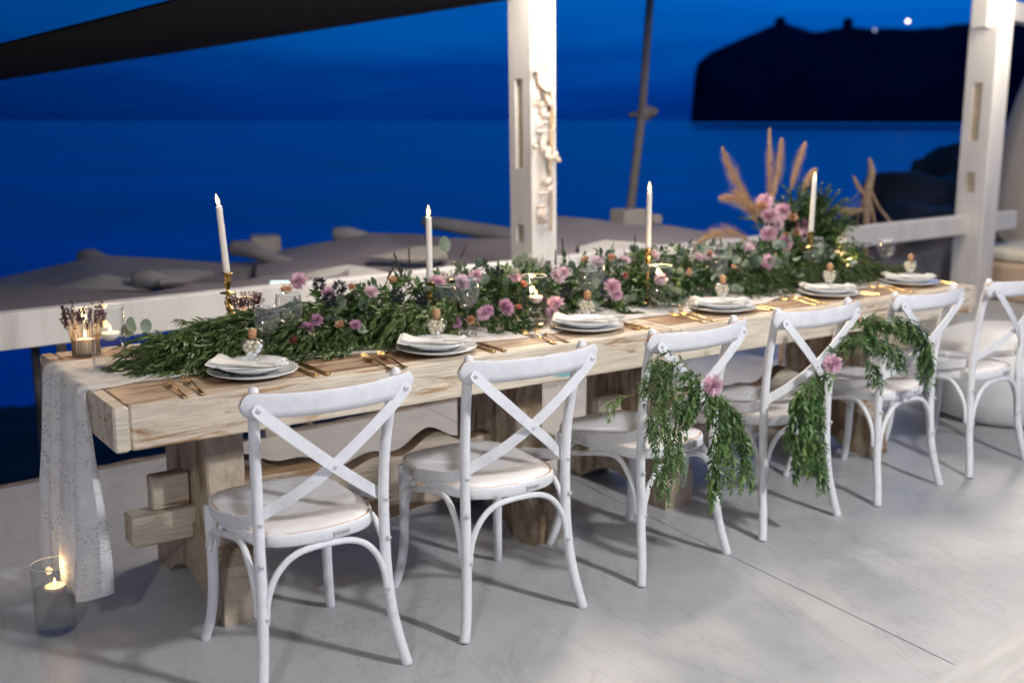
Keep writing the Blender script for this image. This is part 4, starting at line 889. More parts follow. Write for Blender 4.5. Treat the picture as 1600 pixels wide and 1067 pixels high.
# the far table ends at 4.81: the last glass stands just inside it
GL[5] = [(4.735, 3.50)]
for i, (x, y) in enumerate(PX):
    lab = ORD[i]
    pa = link('dinner_plate', PL1, None, (x, y, T + .0005)); tag(pa, 'large white dinner plate of the ' + lab, 'plate', 'white plates in stacked pairs')
    pb = link('side_plate', PL2, None, (x, y + .004, T + .0165)); tag(pb, 'smaller white plate stacked on the dinner plate of the ' + lab, 'plate', 'white plates in stacked pairs')
    o = link('napkin', NAP, None, (x - .005, y + .0, T + .004), (0, 0, D2R(-34 + R.uniform(-6, 6)))); tag(o, 'folded white napkin lying on the plates of the ' + lab, 'napkin', 'folded white napkins')
    zj = T + .0445
    t = thing('sweets_bottle', 'corked glass bottle of sweets on the napkin of the ' + lab, 'bottle', (x + .005, y + .005, zj), D2R(-28 + R.uniform(-8, 8)), 'corked glass bottles of sweets')
    link('bottle_body', BOT, t); ck = link('cork', CORK, t); link('bead', CORK2, ck); link('bottle_foot', BOTBASE, t)
    rr = random.Random(i)
    spots = [(-.012, 0, .022), (.004, .002, .020), (-.002, .004, .034), (.014, 0, .031), (-.018, 0, .036), (-.009, -.004, .046), (.007, -.003, .044), (.021, .002, .044), (-.023, .003, .049), (-.003, .005, .057), (.013, .0, .056), (-.015, 0, .059)]
    for k, (a, b_, c_) in enumerate(spots):
        al = (k in (0, 3, 7) and i == 0) or k in (1,)
        link('sweet', ALM if al else CAN, t, (a + rr.uniform(-.001, .001), b_ - .002, c_), (rr.uniform(-1, 1), .9 if al else 0, rr.uniform(0, 3)))
    side = ('left of the forks', 'next to the plate')
    for k, dx in enumerate((-.268, -.212)):
        o = link('fork', FK, None, (x + dx + R.uniform(-.004, .004), y - .165 + R.uniform(-.008, .008), T + .0005), (0, 0, D2R(R.uniform(-5, -1)))); tag(o, '%s gold fork left of the plate in the %s' % (('outer', 'inner')[k], lab), 'fork', 'gold forks left of the plates')
    for k, dx in enumerate((.152, .192)):
        o = link('knife', KN, None, (x + dx + R.uniform(-.003, .003), y - .14 + R.uniform(-.006, .01), T + .0005), (0, 0, D2R(R.uniform(-2, 3)))); tag(o, '%s gold knife right of the plate in the %s' % (('inner', 'outer')[k], lab), 'knife', 'gold knives right of the plates')
    o = link('dessert_spoon', SP, None, (x + .03, y + .163, T + .002), (0, 0, D2R(92 + R.uniform(-5, 5)))); tag(o, 'gold dessert spoon lying behind the plate of the ' + lab, 'spoon', 'gold dessert spoons')
    for k, (gx, gy) in enumerate(GL[i]):
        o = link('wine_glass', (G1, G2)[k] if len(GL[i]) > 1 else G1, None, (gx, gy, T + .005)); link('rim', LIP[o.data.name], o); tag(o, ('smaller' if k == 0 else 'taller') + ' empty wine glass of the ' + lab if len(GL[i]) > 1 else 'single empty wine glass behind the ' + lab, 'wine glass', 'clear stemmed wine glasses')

# ------------------------------------------------------------------ candles
FLAME = MB().lathe([(.0006, 0), (.0035, .004), (.0052, .010), (.0046, .017), (.0026, .025), (.0005, .032)], 12).mesh('flame', M['flame'])
def flame(parent, z, s=1., rot=0., power=.35, world_=None):
    f = link('flame', FLAME, parent, (0, 0, z + .004), (0, rot, 0), s * 1.25)
    MB().tube([(0, 0, z - .001), (0, 0, z + .006)], .0009, 5).obj('wick', M['wick'], parent)
    d = bpy.data.lights.new('flame_light', 'POINT'); d.energy = power; d.color = (1, .62, .28); d.shadow_soft_size = .012
    l = bpy.data.objects.new('flame_light', d); col.objects.link(l); l.parent = parent; l.location = (0, 0, z + .05)
def stick_mesh(h):
    k = h; prof = [(0, 0), (.045, 0), (.046, .004), (.042, .008), (.022, .014), (.011, .022)]
    zz = .022; body = [(.008, .00), (.011, .03), (.0075, .06), (.0095, .10), (.0125, .13), (.0085, .16), (.006, .22), (.0105, .28), (.0115, .31), (.0065, .36), (.0105, .40), (.0105, .44), (.007, .47), (.0105, .50), (.007, .53), (.0105, .56), (.0075, .60), (.006, .63), (.028, .655), (.0285, .67), (.007, .685), (.0065, .72), (.0125, .80), (.0145, .86), (.0105, .92), (.0135, .955), (.021, .975), (.021, .985), (.013, .99), (.0125, .93), (0, .93)]
    prof += [(r, zz + (h - zz) * z) for r, z in body]; return MB().lathe(prof, 24).mesh('candlestick', M['brass'])
CS = [((1.385, 3.77), .245, 4.0, 'tall brass candlestick rising left of the first wine glasses', 'leaning white taper candle on the leftmost brass candlestick', 'first'),
      ((2.052, 3.49), .190, .3, 'brass candlestick just behind the second plate', 'upright white taper candle behind the second plate', 'second'),
      ((3.13, 3.50), .243, .2, 'brass candlestick buried in the garland right of the shell-hung post', 'white taper candle in the middle of the garland, right of the shell-hung post', 'third'),
      ((4.18, 3.52), .255, -1.6, 'farthest brass candlestick beside the flower arrangement', 'farthest white taper candle, in front of the flower arrangement', 'fourth')]
for (x, y), h, lean, l1, l2, w in CS:
    o = link('candlestick', stick_mesh(h), None, (x, y, T + .004)); tag(o, l1, 'candlestick', 'brass candlesticks along the garland')
    t = thing('taper_candle', l2, 'candle', (x, y, T + .004 + h * .955), 0, 'white taper candles'); t.rotation_euler = (0, D2R(-lean), 0)
    L_ = .245; MB().lathe([(0, 0), (.0118, 0), (.0120, .02), (.0108, L_ * .9), (.0104, L_ - .004), (.0098, L_), (.006, L_ - .002), (0, L_ - .004)], 20).obj('wax_body', M['wax'], t)
    flame(t, L_ - .003, 1.05, D2R(-8 if lean > 3 else 0), .9)
def cyl_vase(x, y, z, r, h, water, label, group='glass cylinders with floating candles', power=.5):
    t = thing('cylinder_vase', label, 'vase', (x, y, z), 0, group)
    MB().lathe([(0, .001), (r * .95, 0), (r, .003), (r, h - .002), (r - .001, h), (r - .0025, h - .002), (r - .0025, .010), (r * .9, .007), (0, .007)], 36).obj('glass_wall', M['glass'], t)
    MB().tube([(math.cos(2 * pi * i / 36) * (r - .001), math.sin(2 * pi * i / 36) * (r - .001), h) for i in range(37)], .0013, 6, cap=False).obj('rim', M['lip'], t)
    MB().lathe([(0, .008), (r - .0035, .0085), (r - .003, .011), (r - .003, water), (r - .006, water - .0012), (0, water - .0012)], 36).obj('water', M['water'], t)
    c = thing('floating_candle', 'floating candle in the ' + label.split(' with water')[0], 'candle', (x + .006, y - .004, z + water - .014), 0, 'floating candles'); 
    k = r / .052 * .9
    MB().lathe([(0, -.004), (.014 * k, -.002), (.026 * k, .008), (.031 * k, .020), (.030 * k, .024), (.022 * k, .0225), (0, .021)], 24).obj('wax_body', M['wax'], c)
    flame(c, .021, .62, 0, power); return t
cyl_vase(.902, 3.535, T + .006, .052, .198, .105, 'clear cylinder vase with water on the lace at the left table end', power=.35)
cyl_vase(2.47, 3.41, T + .006, .050, .185, .095, 'cylinder vase in the garland behind the third plate', power=.9)
cyl_vase(3.12, 3.41, T + .006, .050, .175, .112, 'cylinder vase in the garland left of the fourth plate', power=.9)
cyl_vase(4.58, 3.68, T + .006, .055, .17, .105, 'cylinder vase at the far end beside the last candlestick', power=.6)
cyl_vase(.655, 3.43, 0.001, .060, .215, .135, 'tall cylinder vase with water standing on the floor below the lace', power=.3)
# lavender-wrapped candle glasses
def lav(x, y, r, h, label, wrap=1., seed=0, z=T + .003):
    rr = random.Random(seed)
    t = thing('lavender_candle_glass', label, 'candle glass', (x, y, z), 0, 'candle glasses wrapped in dried lavender')
    MB().lathe([(0, .001), (r, 0), (r, h), (r - .0012, h + .001), (r - .002, h), (r - .002, .006), (0, .006)], 30).obj('glass_wall', M['glass'], t)
    MB().tube([(math.cos(2 * pi * i / 36) * (r - .001), math.sin(2 * pi * i / 36) * (r - .001), h) for i in range(37)], .0012, 6, cap=False).obj('rim', M['lip'], t)
    st = MB(); fl = MB()
    for i in range(46):
        a = 2 * pi * i / 46 + rr.uniform(-.05, .05); ca_, sa_ = math.cos(a), math.sin(a); H_ = h * wrap * rr.uniform(.60, .86); fl_ = rr.uniform(.1, .45)
        p0 = Vector((ca_ * (r + .004), sa_ * (r + .004), .001)); p1 = Vector((ca_ * (r + .003), sa_ * (r + .003), h * .38)); p2 = Vector((ca_ * (r + .010 + .02 * fl_), sa_ * (r + .010 + .02 * fl_), H_))
        st.tube([p0, p1, p2], .0012, 4)
        d = (p2 - p1).normalized(); L_ = rr.uniform(.035, .055)
        for k in range(9):
            q = p2 + d * (L_ * k / 9) + Vector((0, 0, .0))
            for m_ in range(3):
                an = rr.uniform(0, 6.3); o_ = d.orthogonal().normalized(); o_ = Matrix.Rotation(an, 3, d) @ o_
                fl.leaf(q, d * .8 + o_, d, .0105, .006, 0, 0, .1)
    st.obj('lavender_stalks', M['straw'], t)['kind'] = 'stuff'; fl.obj('lavender_heads', M['lavender'], t)['kind'] = 'stuff'
    MB().tube([(math.cos(2 * pi * i / 28) * (r + .0065), math.sin(2 * pi * i / 28) * (r + .0065), h * .37 + .001 * math.sin(i)) for i in range(29)], .0018, 6).obj('twine', M['rope'], t)
    c = thing('tea_light', 'tea light inside the ' + label.replace('lavender-wrapped ', ''), 'candle', (x, y, z + .008), 0, 'tea lights')
    MB().lathe([(0, 0), (r * .72, 0), (r * .72, .045), (r * .6, .047), (0, .045)], 20).obj('wax_body', M['wax'], c); flame(c, .045, .8, 0, .9)
lav(.895, 3.80, .041, .155, 'lavender-wrapped candle glass at the left table end behind the clear vase', 1., 1)
lav(1.47, 3.84, .036, .135, 'lavender-wrapped candle glass just right of the leaning candle', 1.0, 2)
lav(2.36, 3.86, .036, .125, 'small lavender-wrapped candle glass left of the second taper', 1.0, 3)
lav(2.78, 3.84, .042, .20, 'tall candle glass with lavender left of the shell-hung post', .8, 4)
lav(3.40, 3.86, .045, .20, 'tall candle glass with lavender between the post and the third taper', .8, 5)
lav(3.82, 3.84, .045, .15, 'lavender-wrapped candle glass right of the third taper', 1., 6)
lav(4.50, 3.55, .032, .12, 'small glowing candle glass beside the farthest taper', .6, 7)
# gold wire lantern
t = thing('wire_lantern', 'small gold wire lantern with a glowing candle below the flower arrangement', 'lantern', (4.22, 3.74, T + .06))
mb = MB()
for i in range(10):
    a = 2 * pi * i / 10; mb.tube(spline([(0.02 * math.cos(a), .02 * math.sin(a), 0), (.038 * math.cos(a), .038 * math.sin(a), .04), (.03 * math.cos(a), .03 * math.sin(a), .085), (.004 * math.cos(a), .004 * math.sin(a), .105)], 4), .0011, 4)
for k, rr_ in enumerate((.034, .038, .03)): mb.tube([(math.cos(2 * pi * i / 20) * rr_, math.sin(2 * pi * i / 20) * rr_, .03 + .022 * k) for i in range(21)], .0011, 4)
mb.obj('wire_cage', M['brass'], t)
c = thing('tea_light', 'tea light inside the gold wire lantern', 'candle', (4.22, 3.74, T + .062)); MB().lathe([(0, 0), (.016, 0), (.016, .02), (0, .02)], 14).obj('wax_body', M['wax'], c); flame(c, .02, .7, 0, .5)

# ------------------------------------------------------------------ greenery
def gauss(r, s): return r.gauss(0, s)
def rv(r): 
    while True:
        v = Vector((r.uniform(-1, 1), r.uniform(-1, 1), r.uniform(-1, 1)))
        if .05 < v.length < 1: return v.normalized()
def sprig(lm, sm, r, p0, d, L, leafL, leafW, step, droop=.3, mi=0, tone=None, minz=None, spread=.9, stem_r=.0011, pairs=True, curl=.2):
    """curved stem with paired leaves"""
    p = Vector(p0); d = Vector(d).normalized(); n = max(3, int(L / step)); pts = [p.copy()]; tn = r.uniform(0, .6) if tone is None else tone
    side = d.cross(Vector((0, 0, 1)));
    if side.length < .1: side = Vector((1, 0, 0))
    side = Matrix.Rotation(r.uniform(-.9, .9), 3, d) @ side.normalized()
    for i in range(n):
        d = (d + Vector((0, 0, -droop * step / L * 2.2)) + rv(r) * .07).normalized(); p = p + d * step
        if minz is not None and p.z < minz: p.z = minz + r.uniform(0, .008); d.z = max(d.z, 0); 
        pts.append(p.copy())
        k = min(1., .55 + .9 * (1 - i / n)) * r.uniform(.75, 1.1)
        sd = Matrix.Rotation(i * .5 + r.uniform(-.3, .3), 3, d) @ side
        for sg in ((-1, 1) if pairs else ((-1) ** i,)):
            ld = (d + sd * sg * spread + rv(r) * .22).normalized(); nr = d.cross(sd) * sg
            lm.leaf(p, ld, (Vector((0, 0, 1)) * .8 + rv(r) * .6), leafL * k, leafW * k, min(1, max(0.001, tn + r.uniform(-.25, .4))), mi, curl)
    lm.leaf(p, d, Vector((0, 0, 1)) + rv(r) * .4, leafL * .8, leafW * .8, min(1, tn + .3), mi, curl)
    if len(pts) > 2: sm.tube(pts[::2] if len(pts) > 6 else pts, stem_r, 3, cap=False)
gar = thing('table_garland', 'long garland of mixed greenery and flowers running down the middle of the table', 'garland', (0, 0, 0))
r = random.Random(11)
ol, ru, fe, fr_, st = MB(), MB(), MB(), MB(), MB()
# A: olive/ruscus bunch over the near end, tips pointing at the lace end
for i in range(300):
    u = r.random(); x0 = 1.12 + .62 * u; a = r.uniform(-1, 1)
    yy = 3.50 + .02 * u + a * .13; zz = T + .03 + (.13 * (1 - a * a * .9)) * r.uniform(.25, 1.0) * (.45 + .55 * min(1, u * 2))
    d = Vector((-1, a * .42 - .16 + gauss(r, .12), .12 * (1 - abs(a)) + gauss(r, .10)))
    sprig(ol, st, r, (x0, yy, zz), d, r.uniform(.14, .26), .040, .0105, .0125, .25, minz=T + .012, spread=.42)
for i in range(60):   # fringe falling to the front
    x0 = r.uniform(1.0, 1.7); d = Vector((r.uniform(-.9, -.3), -1, -.1)); sprig(ol, st, r, (x0 + .08, 3.45, T + .10), d, r.uniform(.10, .17), .038, .0105, .012, .9, minz=T + .010, spread=.5)
for (x, y, dx, dy, L_) in ((1.0, 3.52, -1, -.2, .13), (1.02, 3.44, -1, -.5, .12), (1.22, 3.36, -.5, -1, .10), (1.18, 3.34, -.7, -.8, .09)):
    for k in range(5): sprig(ol, st, r, (x, y + r.uniform(-.03, .03), T + .02), Vector((dx, dy + r.uniform(-.2, .2), .02)), L_, .034, .0095, .011, .3, minz=T + .008, spread=.45)
# B: lighter olive bunch left of the second plate
for i in range(120):
    x0 = r.uniform(1.90, 2.14); d = Vector((-1, -.45 + gauss(r, .22), .10 + gauss(r, .15)))
    sprig(ol, st, r, (x0, 3.44 + r.uniform(-.08, .04), T + r.uniform(.02, .13)), d, r.uniform(.14, .25), .030, .0095, .011, .5, tone=r.uniform(.3, .75), minz=T + .01, spread=.5)
CLEAR = [g_ for s_ in GL for g_ in s_] + [(2.47, 3.41), (3.12, 3.41), (2.47, 3.36), (3.12, 3.36)]
# C: mixed leaves over the whole length
def h_at(x): return .105 + .05 * min(1, max(0, (x - 1.5) / .5)) + .015 * math.sin(x * 6.1) + .012 * math.sin(x * 11)
for i in range(900):
    x0 = r.uniform(1.62, 4.72); a = r.uniform(-.25, pi + .3); ho = h_at(x0) * (1 if x0 < 4.2 else max(.35, 1 - (x0 - 4.2) * 1.1))
    rad_ = r.uniform(.25, .82); y = 3.62 + .05 * min(1, max(0, (x0 - 2.2) / 1.0)) + math.cos(a) * -.185 * rad_
    if any((x0 - gx) ** 2 + (y - gy) ** 2 < .085 ** 2 for gx, gy in CLEAR): continue
    z = T + .02 + math.sin(max(0.1, a)) * ho * rad_
    d = Vector((gauss(r, .55), -math.cos(a), .25 + .9 * math.sin(a)))
    kind = r.random(); L_ = r.uniform(.06, .13)
    mb = fe if kind < .3 else ru
    sprig(mb, st, r, (x0, y, z), d, L_, r.uniform(.030, .050), r.uniform(.014, .024), .019, .6, minz=T + .012, spread=.95, tone=r.uniform(0, .75))
for i in range(420):   # dense heart of the garland
    x0 = r.uniform(1.6, 4.5); k = 1 if x0 < 4.2 else .5; sprig(ru, st, r, (x0, 3.66 + gauss(r, .09), T + .01 + .09 * k * r.random()), Vector((gauss(r, 1), gauss(r, .5), .55)), r.uniform(.05, .09), .042, .022, .017, .5, minz=T + .01, spread=1.0, tone=r.uniform(0, .3))
for i in range(60):   # olive sprays breaking the outline
    x0 = r.uniform(1.6, 4.5); d = Vector((gauss(r, .7), -.35 + gauss(r, .35), .9)); sprig(ru, st, r, (x0, 3.60 + gauss(r, .06), T + .12), d, r.uniform(.07, .13), .034, .012, .012, .4, spread=.6, tone=r.uniform(.1, .7))
# D: feathery greens at the far end
for i in range(330):
    x0 = r.uniform(3.55, 4.75); a = r.uniform(-1, 1); k = 1 if x0 < 4.2 else max(.4, 1 - (x0 - 4.2) * 1.0)
    sprig(fr_, st, r, (x0, 3.50 + a * .12, T + .02 + .10 * k * r.random()), Vector((.5 + gauss(r, .4), -.7 + gauss(r, .3), .2)), r.uniform(.09, .17), .015, .0042, .0065, .7, minz=T + .01, spread=.8)
# trailing sprigs on the bare wood
for (x, y, dx, dy, L_, mb, lw) in ((1.60, 3.33, .75, -.45, .17, ol, .010), (1.58, 3.34, .2, -1, .12, ol, .010), (1.55, 3.36, -.1, -1, .11, ol, .010), (2.22, 3.36, .3, -1, .12, ru, .013), (2.30, 3.36, .2, -1, .16, ru, .013), (2.33, 3.37, -.1, -1, .18, ru, .013), (2.36, 3.36, .1, -1, .15, ru, .013), (2.39, 3.38, .15, -1, .15, ru, .013), (2.86, 3.40, .5, -.8, .17, ru, .014), (3.14, 3.42, .3, -.9, .13, ol, .010), (3.7, 3.36, .0, -1, .12, ru, .016)):
    for k in range(3 if mb is ru else 2): sprig(mb, st, r, (x + r.uniform(-.015, .015), y + .04, T + .05), Vector((dx + gauss(r, .15), dy, .05)), L_, .030, lw, .014, 1.0, minz=T + .006, spread=.8, tone=r.uniform(.1, .6))
for nm, mb, mt in (('olive_foliage', ol, 'olive'), ('ruscus_foliage', ru, 'ruscus'), ('fresh_foliage', fe, 'fresh'), ('fern_foliage', fr_, 'fern'), ('stems', st, 'stem')):
    mb.obj(nm, M[mt], gar)['kind'] = 'stuff'
# eucalyptus leaves, each its own piece
EU = []
for k in range(4):
    mb = MB(); L_ = .034 + .004 * k; tone = .15 + .25 * k
    n = 10; vs = [(0, 0, 0)]; 
    for i in range(n + 1):
        a = -pi * .82 + pi * 1.64 * i / n
        vs.append((math.sin(a) * L_ * .42, L_ * .5 + math.cos(a) * -L_ * -.5, .004 * math.cos(a * 2) + .003 * abs(math.sin(a))))
    c_ = len(vs); vs.append((0, L_ * .5, -.003)); fs = [(c_, i, i + 1) for i in range(0, n + 1)] + [(c_, n + 1, 0)]
    mb.add(vs, fs, 0, tone); EU.append(mb.mesh('eucalyptus_leaf', M['euca']))
def surf_pt(x, a, lift=1.):
    ho = h_at(x) * (1 if x < 4.2 else max(.35, 1 - (x - 4.2) * 1.1)); return Vector((x, 3.60 - math.cos(a) * .205 * lift, T + .03 + math.sin(a) * ho * 1.05 * lift))
cl = 0
for i in range(62):
    x = 1.62 + 2.75 * (i / 62) + r.uniform(-.02, .02); a = r.uniform(.1, 1.9); base = surf_pt(x, a, .93); out = Vector((gauss(r, .5), -math.cos(a), math.sin(a) + .1)).normalized()
    for k in range(4):
        d = (out + rv(r) * .75).normalized(); p = base + rv(r) * .018 + out * .008 * k
        q_ = d.to_track_quat('Y', 'Z'); o = link('eucalyptus_leaf', EU[r.randrange(4)], gar, p, None, r.uniform(.75, 1.15)); o.rotation_euler = (q_.to_matrix() @ Matrix.Rotation(r.uniform(-1.2, 1.2), 3, 'Y')).to_euler()
# the few standout leaves seen against the rail
for p, s in (((1.003, 3.620, 0.870), 1.25), ((1.039, 3.600, 0.869), 1.1), ((0.991, 3.640, 0.851), 1.1), ((2.254, 3.700, 1.043), 1.5)):
    MB().tube(spline([Vector(p), Vector(p) + Vector((.015, -.005, -.03)), Vector(p) + Vector((.05, -.01, -.06))], 4), .0012, 4).obj('stem', M['stem'], gar)
    o = link('eucalyptus_leaf', EU[2], gar, p, (D2R(75), r.uniform(-.4, .4), D2R(R.uniform(-20, 40))), s)
# flowers
def bloom(layers, petL, petW, r_, cup, jitter=.15, tipz=0.):
    mb = MB()
    for li, (n, tilt, k) in enumerate(layers):
        for i in range(n):
            a = 2 * pi * i / n + li * .7 + r_.uniform(-jitter, jitter); d = Vector((math.cos(a) * math.cos(tilt), math.sin(a) * math.cos(tilt), math.sin(tilt)))
            nrm = Vector((-math.cos(a) * math.sin(tilt), -math.sin(a) * math.sin(tilt), math.cos(tilt)))
            mb.leaf(Vector((0, 0, 0)) + d * .004, d, nrm, petL * k * r_.uniform(.85, 1.1), petW * r_.uniform(.85, 1.1), r_.uniform(.05, 1), 0, -cup, .5)
    return mb
MUM = []
for mt in ('pink', 'palepink', 'mauve', 'whitepetal'):
    for v in range(2): MUM.append((mt, bloom([(22, -.25, 1.), (22, .05, 1.), (20, .35, .95), (16, .65, .85), (12, .95, .7), (8, 1.25, .5)], .036, .0085, r, .25).mesh('flower', M[mt])))
def rose(mt):
    mb = MB()
    for li, (n, tilt, k) in enumerate([(6, .55, 1.), (6, .85, .95), (5, 1.1, .85), (5, 1.3, .7), (3, 1.45, .55)]):
        for i in range(n):
            a = 2 * pi * i / n + li * .9; d = Vector((math.cos(a) * math.cos(tilt), math.sin(a) * math.cos(tilt), math.sin(tilt))); nrm = Vector((-math.cos(a) * math.sin(tilt), -math.sin(a) * math.sin(tilt), math.cos(tilt)))
            mb.leaf(d * .003, d, nrm, .026 * k, .024 * k, r.uniform(.1, 1), 0, -.35, .35)
    return mb.mesh('flower', M[mt])
ROSE = {m_: rose(m_) for m_ in ('peach', 'coral', 'whitepetal')}
mb = MB()
for i in range(170): d = rv(r); mb.leaf(d * .008, d, rv(r), .016 * r.uniform(.7, 1.2), .003, 0)
TH = mb.mesh('thistle', M['thistle'])
mb = MB()
for i in range(150):
    u = r.random(); a = r.uniform(0, 6.3); d = Vector((math.cos(a), math.sin(a), .9)); mb.leaf(Vector((0, 0, .085 * u)), d, rv(r), .009 * (1 - .6 * u) + .002, .003, 0)
mb.tube([(0, 0, -.06), (0, 0, .085)], .0016, 5); SPK = mb.mesh('flower_spike', M['spike'])
def place(me, p, s=1., out=None, parent=gar, nm='flower'):
    o = link(nm, me, parent, p, None, s); d = Vector(out) if out else Vector((-.15, -.75, .6)); d = (d.normalized() + rv(r) * .55).normalized(); o.rotation_euler = (d.to_track_quat('Z', 'Y').to_matrix() @ Matrix.Rotation(r.uniform(0, 6), 3, 'Z')).to_euler(); return o
FL = [('pink', (1.565, 3.56, 0.999), 1.15), ('pink', (1.645, 3.5, 0.962), 0.85), ('palepink', (1.815, 3.5, 0.947), 0.95), ('peach', (1.499, 3.52, 0.968), 1.3), ('peach', (1.732, 3.5, 0.97), 0.9), ('peach', (1.914, 3.52, 0.971), 1.1), ('peach', (1.639, 3.39, 0.856), 1.1), ('mauve', (1.511, 3.39, 0.866), 0.9), ('mauve', (1.554, 3.4, 0.888), 0.8), ('mauve', (1.688, 3.38, 0.859), 0.75), ('coral', (1.455, 3.37, 0.836), 1.0), ('thistle', (1.624, 3.52, 0.99), 1.2), ('thistle', (1.69, 3.5, 0.976), 1.3), ('thistle', (1.625, 3.44, 0.949), 1.3), ('thistle', (1.885, 3.44, 0.937), 1.3), ('spike', (1.907, 3.55, 0.977), 1.0), ('spike', (1.969, 3.55, 0.986), 1.1), ('spike', (2.03, 3.6, 1.005), 0.9), ('spike', (2.269, 3.62, 1.025), 0.7), ('pink', (2.065, 3.45, 0.971), 1.0), ('pink', (2.158, 3.44, 0.962), 1.15), ('pink', (2.233, 3.46, 0.976), 0.9), ('pink', (2.408, 3.45, 0.958), 0.85), ('coral', (2.417, 3.42, 0.931), 0.9), ('palepink', (2.619, 3.46, 0.945), 1.1), ('pink', (2.648, 3.46, 0.958), 0.9), ('mauve', (2.219, 3.36, 0.86), 0.9), ('pink', (2.204, 3.36, 0.851), 0.9), ('mauve', (2.295, 3.35, 0.866), 1.25), ('pink', (2.543, 3.37, 0.857), 1.15), ('pink', (2.517, 3.36, 0.825), 0.9), ('peach', (2.153, 3.38, 0.83), 1.1), ('mauve', (2.088, 3.37, 0.828), 0.8), ('mauve', (2.037, 3.38, 0.863), 0.9), ('coral', (2.357, 3.36, 0.853), 0.8), ('thistle', (1.979, 3.42, 0.912), 1.2), ('thistle', (2.619, 3.4, 0.886), 1.3), ('thistle', (2.368, 3.5, 0.978), 1.0), ('palepink', (2.869, 3.52, 0.979), 1.0), ('peach', (2.792, 3.5, 0.987), 1.1), ('peach', (2.954, 3.54, 0.982), 1.1), ('palepink', (3.031, 3.54, 0.971), 1.0), ('pink', (2.853, 3.4, 0.892), 1.25), ('pink', (2.866, 3.39, 0.86), 1.0), ('coral', (2.947, 3.44, 0.927), 0.8), ('palepink', (3.218, 3.56, 0.978), 1.0), ('pink', (3.113, 3.4, 0.902), 0.9), ('peach', (3.292, 3.44, 0.91), 1.2), ('whitepetal', (3.389, 3.52, 0.959), 1.0), ('palepink', (3.443, 3.52, 0.958), 0.9), ('palepink', (3.808, 3.56, 0.965), 0.95), ('pink', (3.825, 3.46, 0.92), 1.2), ('pink', (3.788, 3.44, 0.901), 1.0), ('peach', (3.579, 3.44, 0.905), 0.9), ('palepink', (3.506, 3.52, 0.962), 0.9), ('peach', (3.505, 3.52, 0.968), 0.9), ('spike', (2.754, 3.6, 0.998), 1.0), ('spike', (3.136, 3.6, 0.991), 0.9), ('spike', (2.715, 3.6, 0.966), 0.8)]
for kind, p, s in FL:
    if kind in ROSE: place(ROSE[kind], p, s * .85)
    elif kind == 'thistle': place(TH, p, s, None, gar, 'thistle')
    elif kind == 'spike': o = link('flower_spike', SPK, gar, p, (r.uniform(-.3, .3), r.uniform(-.45, .45), 0), s)
    else: place(r.choice([m_ for k_, m_ in MUM if k_ == kind]), p, s * .80)

# tall flower arrangement at the far end of the table
AX, AY = 4.46, 3.80
arr = thing('flower_arrangement', 'tall arrangement of pampas plumes, pink chrysanthemums and dark foliage at the far end', 'flower arrangement', (AX, AY, T))
org = Vector((AX, AY, T)); lw, le, sx_ = MB(), MB(), MB()
MB().lathe([(0, 0), (.06, 0), (.075, .06), (.06, .12), (.055, .12), (.068, .06), (0, .01)], 20).obj('pot', M['basket'], arr)
for i in range(330):
    d = Vector((gauss(r, .55), gauss(r, .5), abs(gauss(r, .8)) + .1)).normalized(); b_ = Vector((gauss(r, .05), gauss(r, .05), r.uniform(.05, .2)))
    sprig(lw, sx_, r, b_ + d * .05, d, r.uniform(.10, .24), .032, .016, .016, .2, spread=.9, tone=r.uniform(0, .35))
for i in range(60):
    d = Vector((gauss(r, .25) + .2, gauss(r, .3), 1)).normalized(); sprig(lw, sx_, r, Vector((.05, 0, .22)), d, r.uniform(.14, .26), .028, .014, .016, .1, spread=.9, tone=r.uniform(0, .2))
for i in range(16):
    d = Vector((-.35 + gauss(r, .5), -.1, .7)).normalized(); sprig(le, sx_, r, Vector((-.02, 0, .15)), d, r.uniform(.16, .30), .036, .022, .022, .1, spread=.9)
for i in range(26):
    sg = r.choice((-1, 1)); d = Vector((sg * 1.0, -.2 + gauss(r, .3), .12)).normalized(); sprig(lw, sx_, r, Vector((sg * .08, 0, .10)), d, r.uniform(.14, .24), .03, .015, .016, .3, spread=.9, tone=r.uniform(0, .3))
lw.obj('dark_foliage', M['ruscus'], arr)['kind'] = 'stuff'; le.obj('grey_foliage', M['euca'], arr)['kind'] = 'stuff'; sx_.obj('stems', M['stem'], arr)['kind'] = 'stuff'
def plume(a, b_, w, bend=.0, dens=1.):
    a, b_ = Vector(a) - org, Vector(b_) - org; mb = MB(); ax = b_ - a; L_ = ax.length; n = int(850 * dens); side = ax.cross(Vector((0, 1, 0))).normalized()
    def P(u): return a + ax * u + side * bend * math.sin(pi * u) - Vector((0, 0, .10 * abs(bend) * u * u))
    for i in range(n):
        u = r.random() ** .9; p = P(u); tn = (P(min(1, u + .05)) - P(max(0, u - .05))).normalized(); o_ = Matrix.Rotation(r.uniform(0, 6.3), 3, tn) @ tn.orthogonal().normalized()
        ww = w * (math.sin(pi * min(1, u * .85 + .12)) ** .8) * r.uniform(.3, 1.1); mb.leaf(p + o_ * ww * .12, tn * 1.1 + o_ * (1.0 * ww / w) + rv(r) * .42, o_, .018 + ww * .95, .0013, r.uniform(.05, 1), 0, .1)
    mb.tube([P(k / 6) for k in range(7)], .0025, 5, a=.4); mb.obj('pampas_plume', M['pampas'], arr)
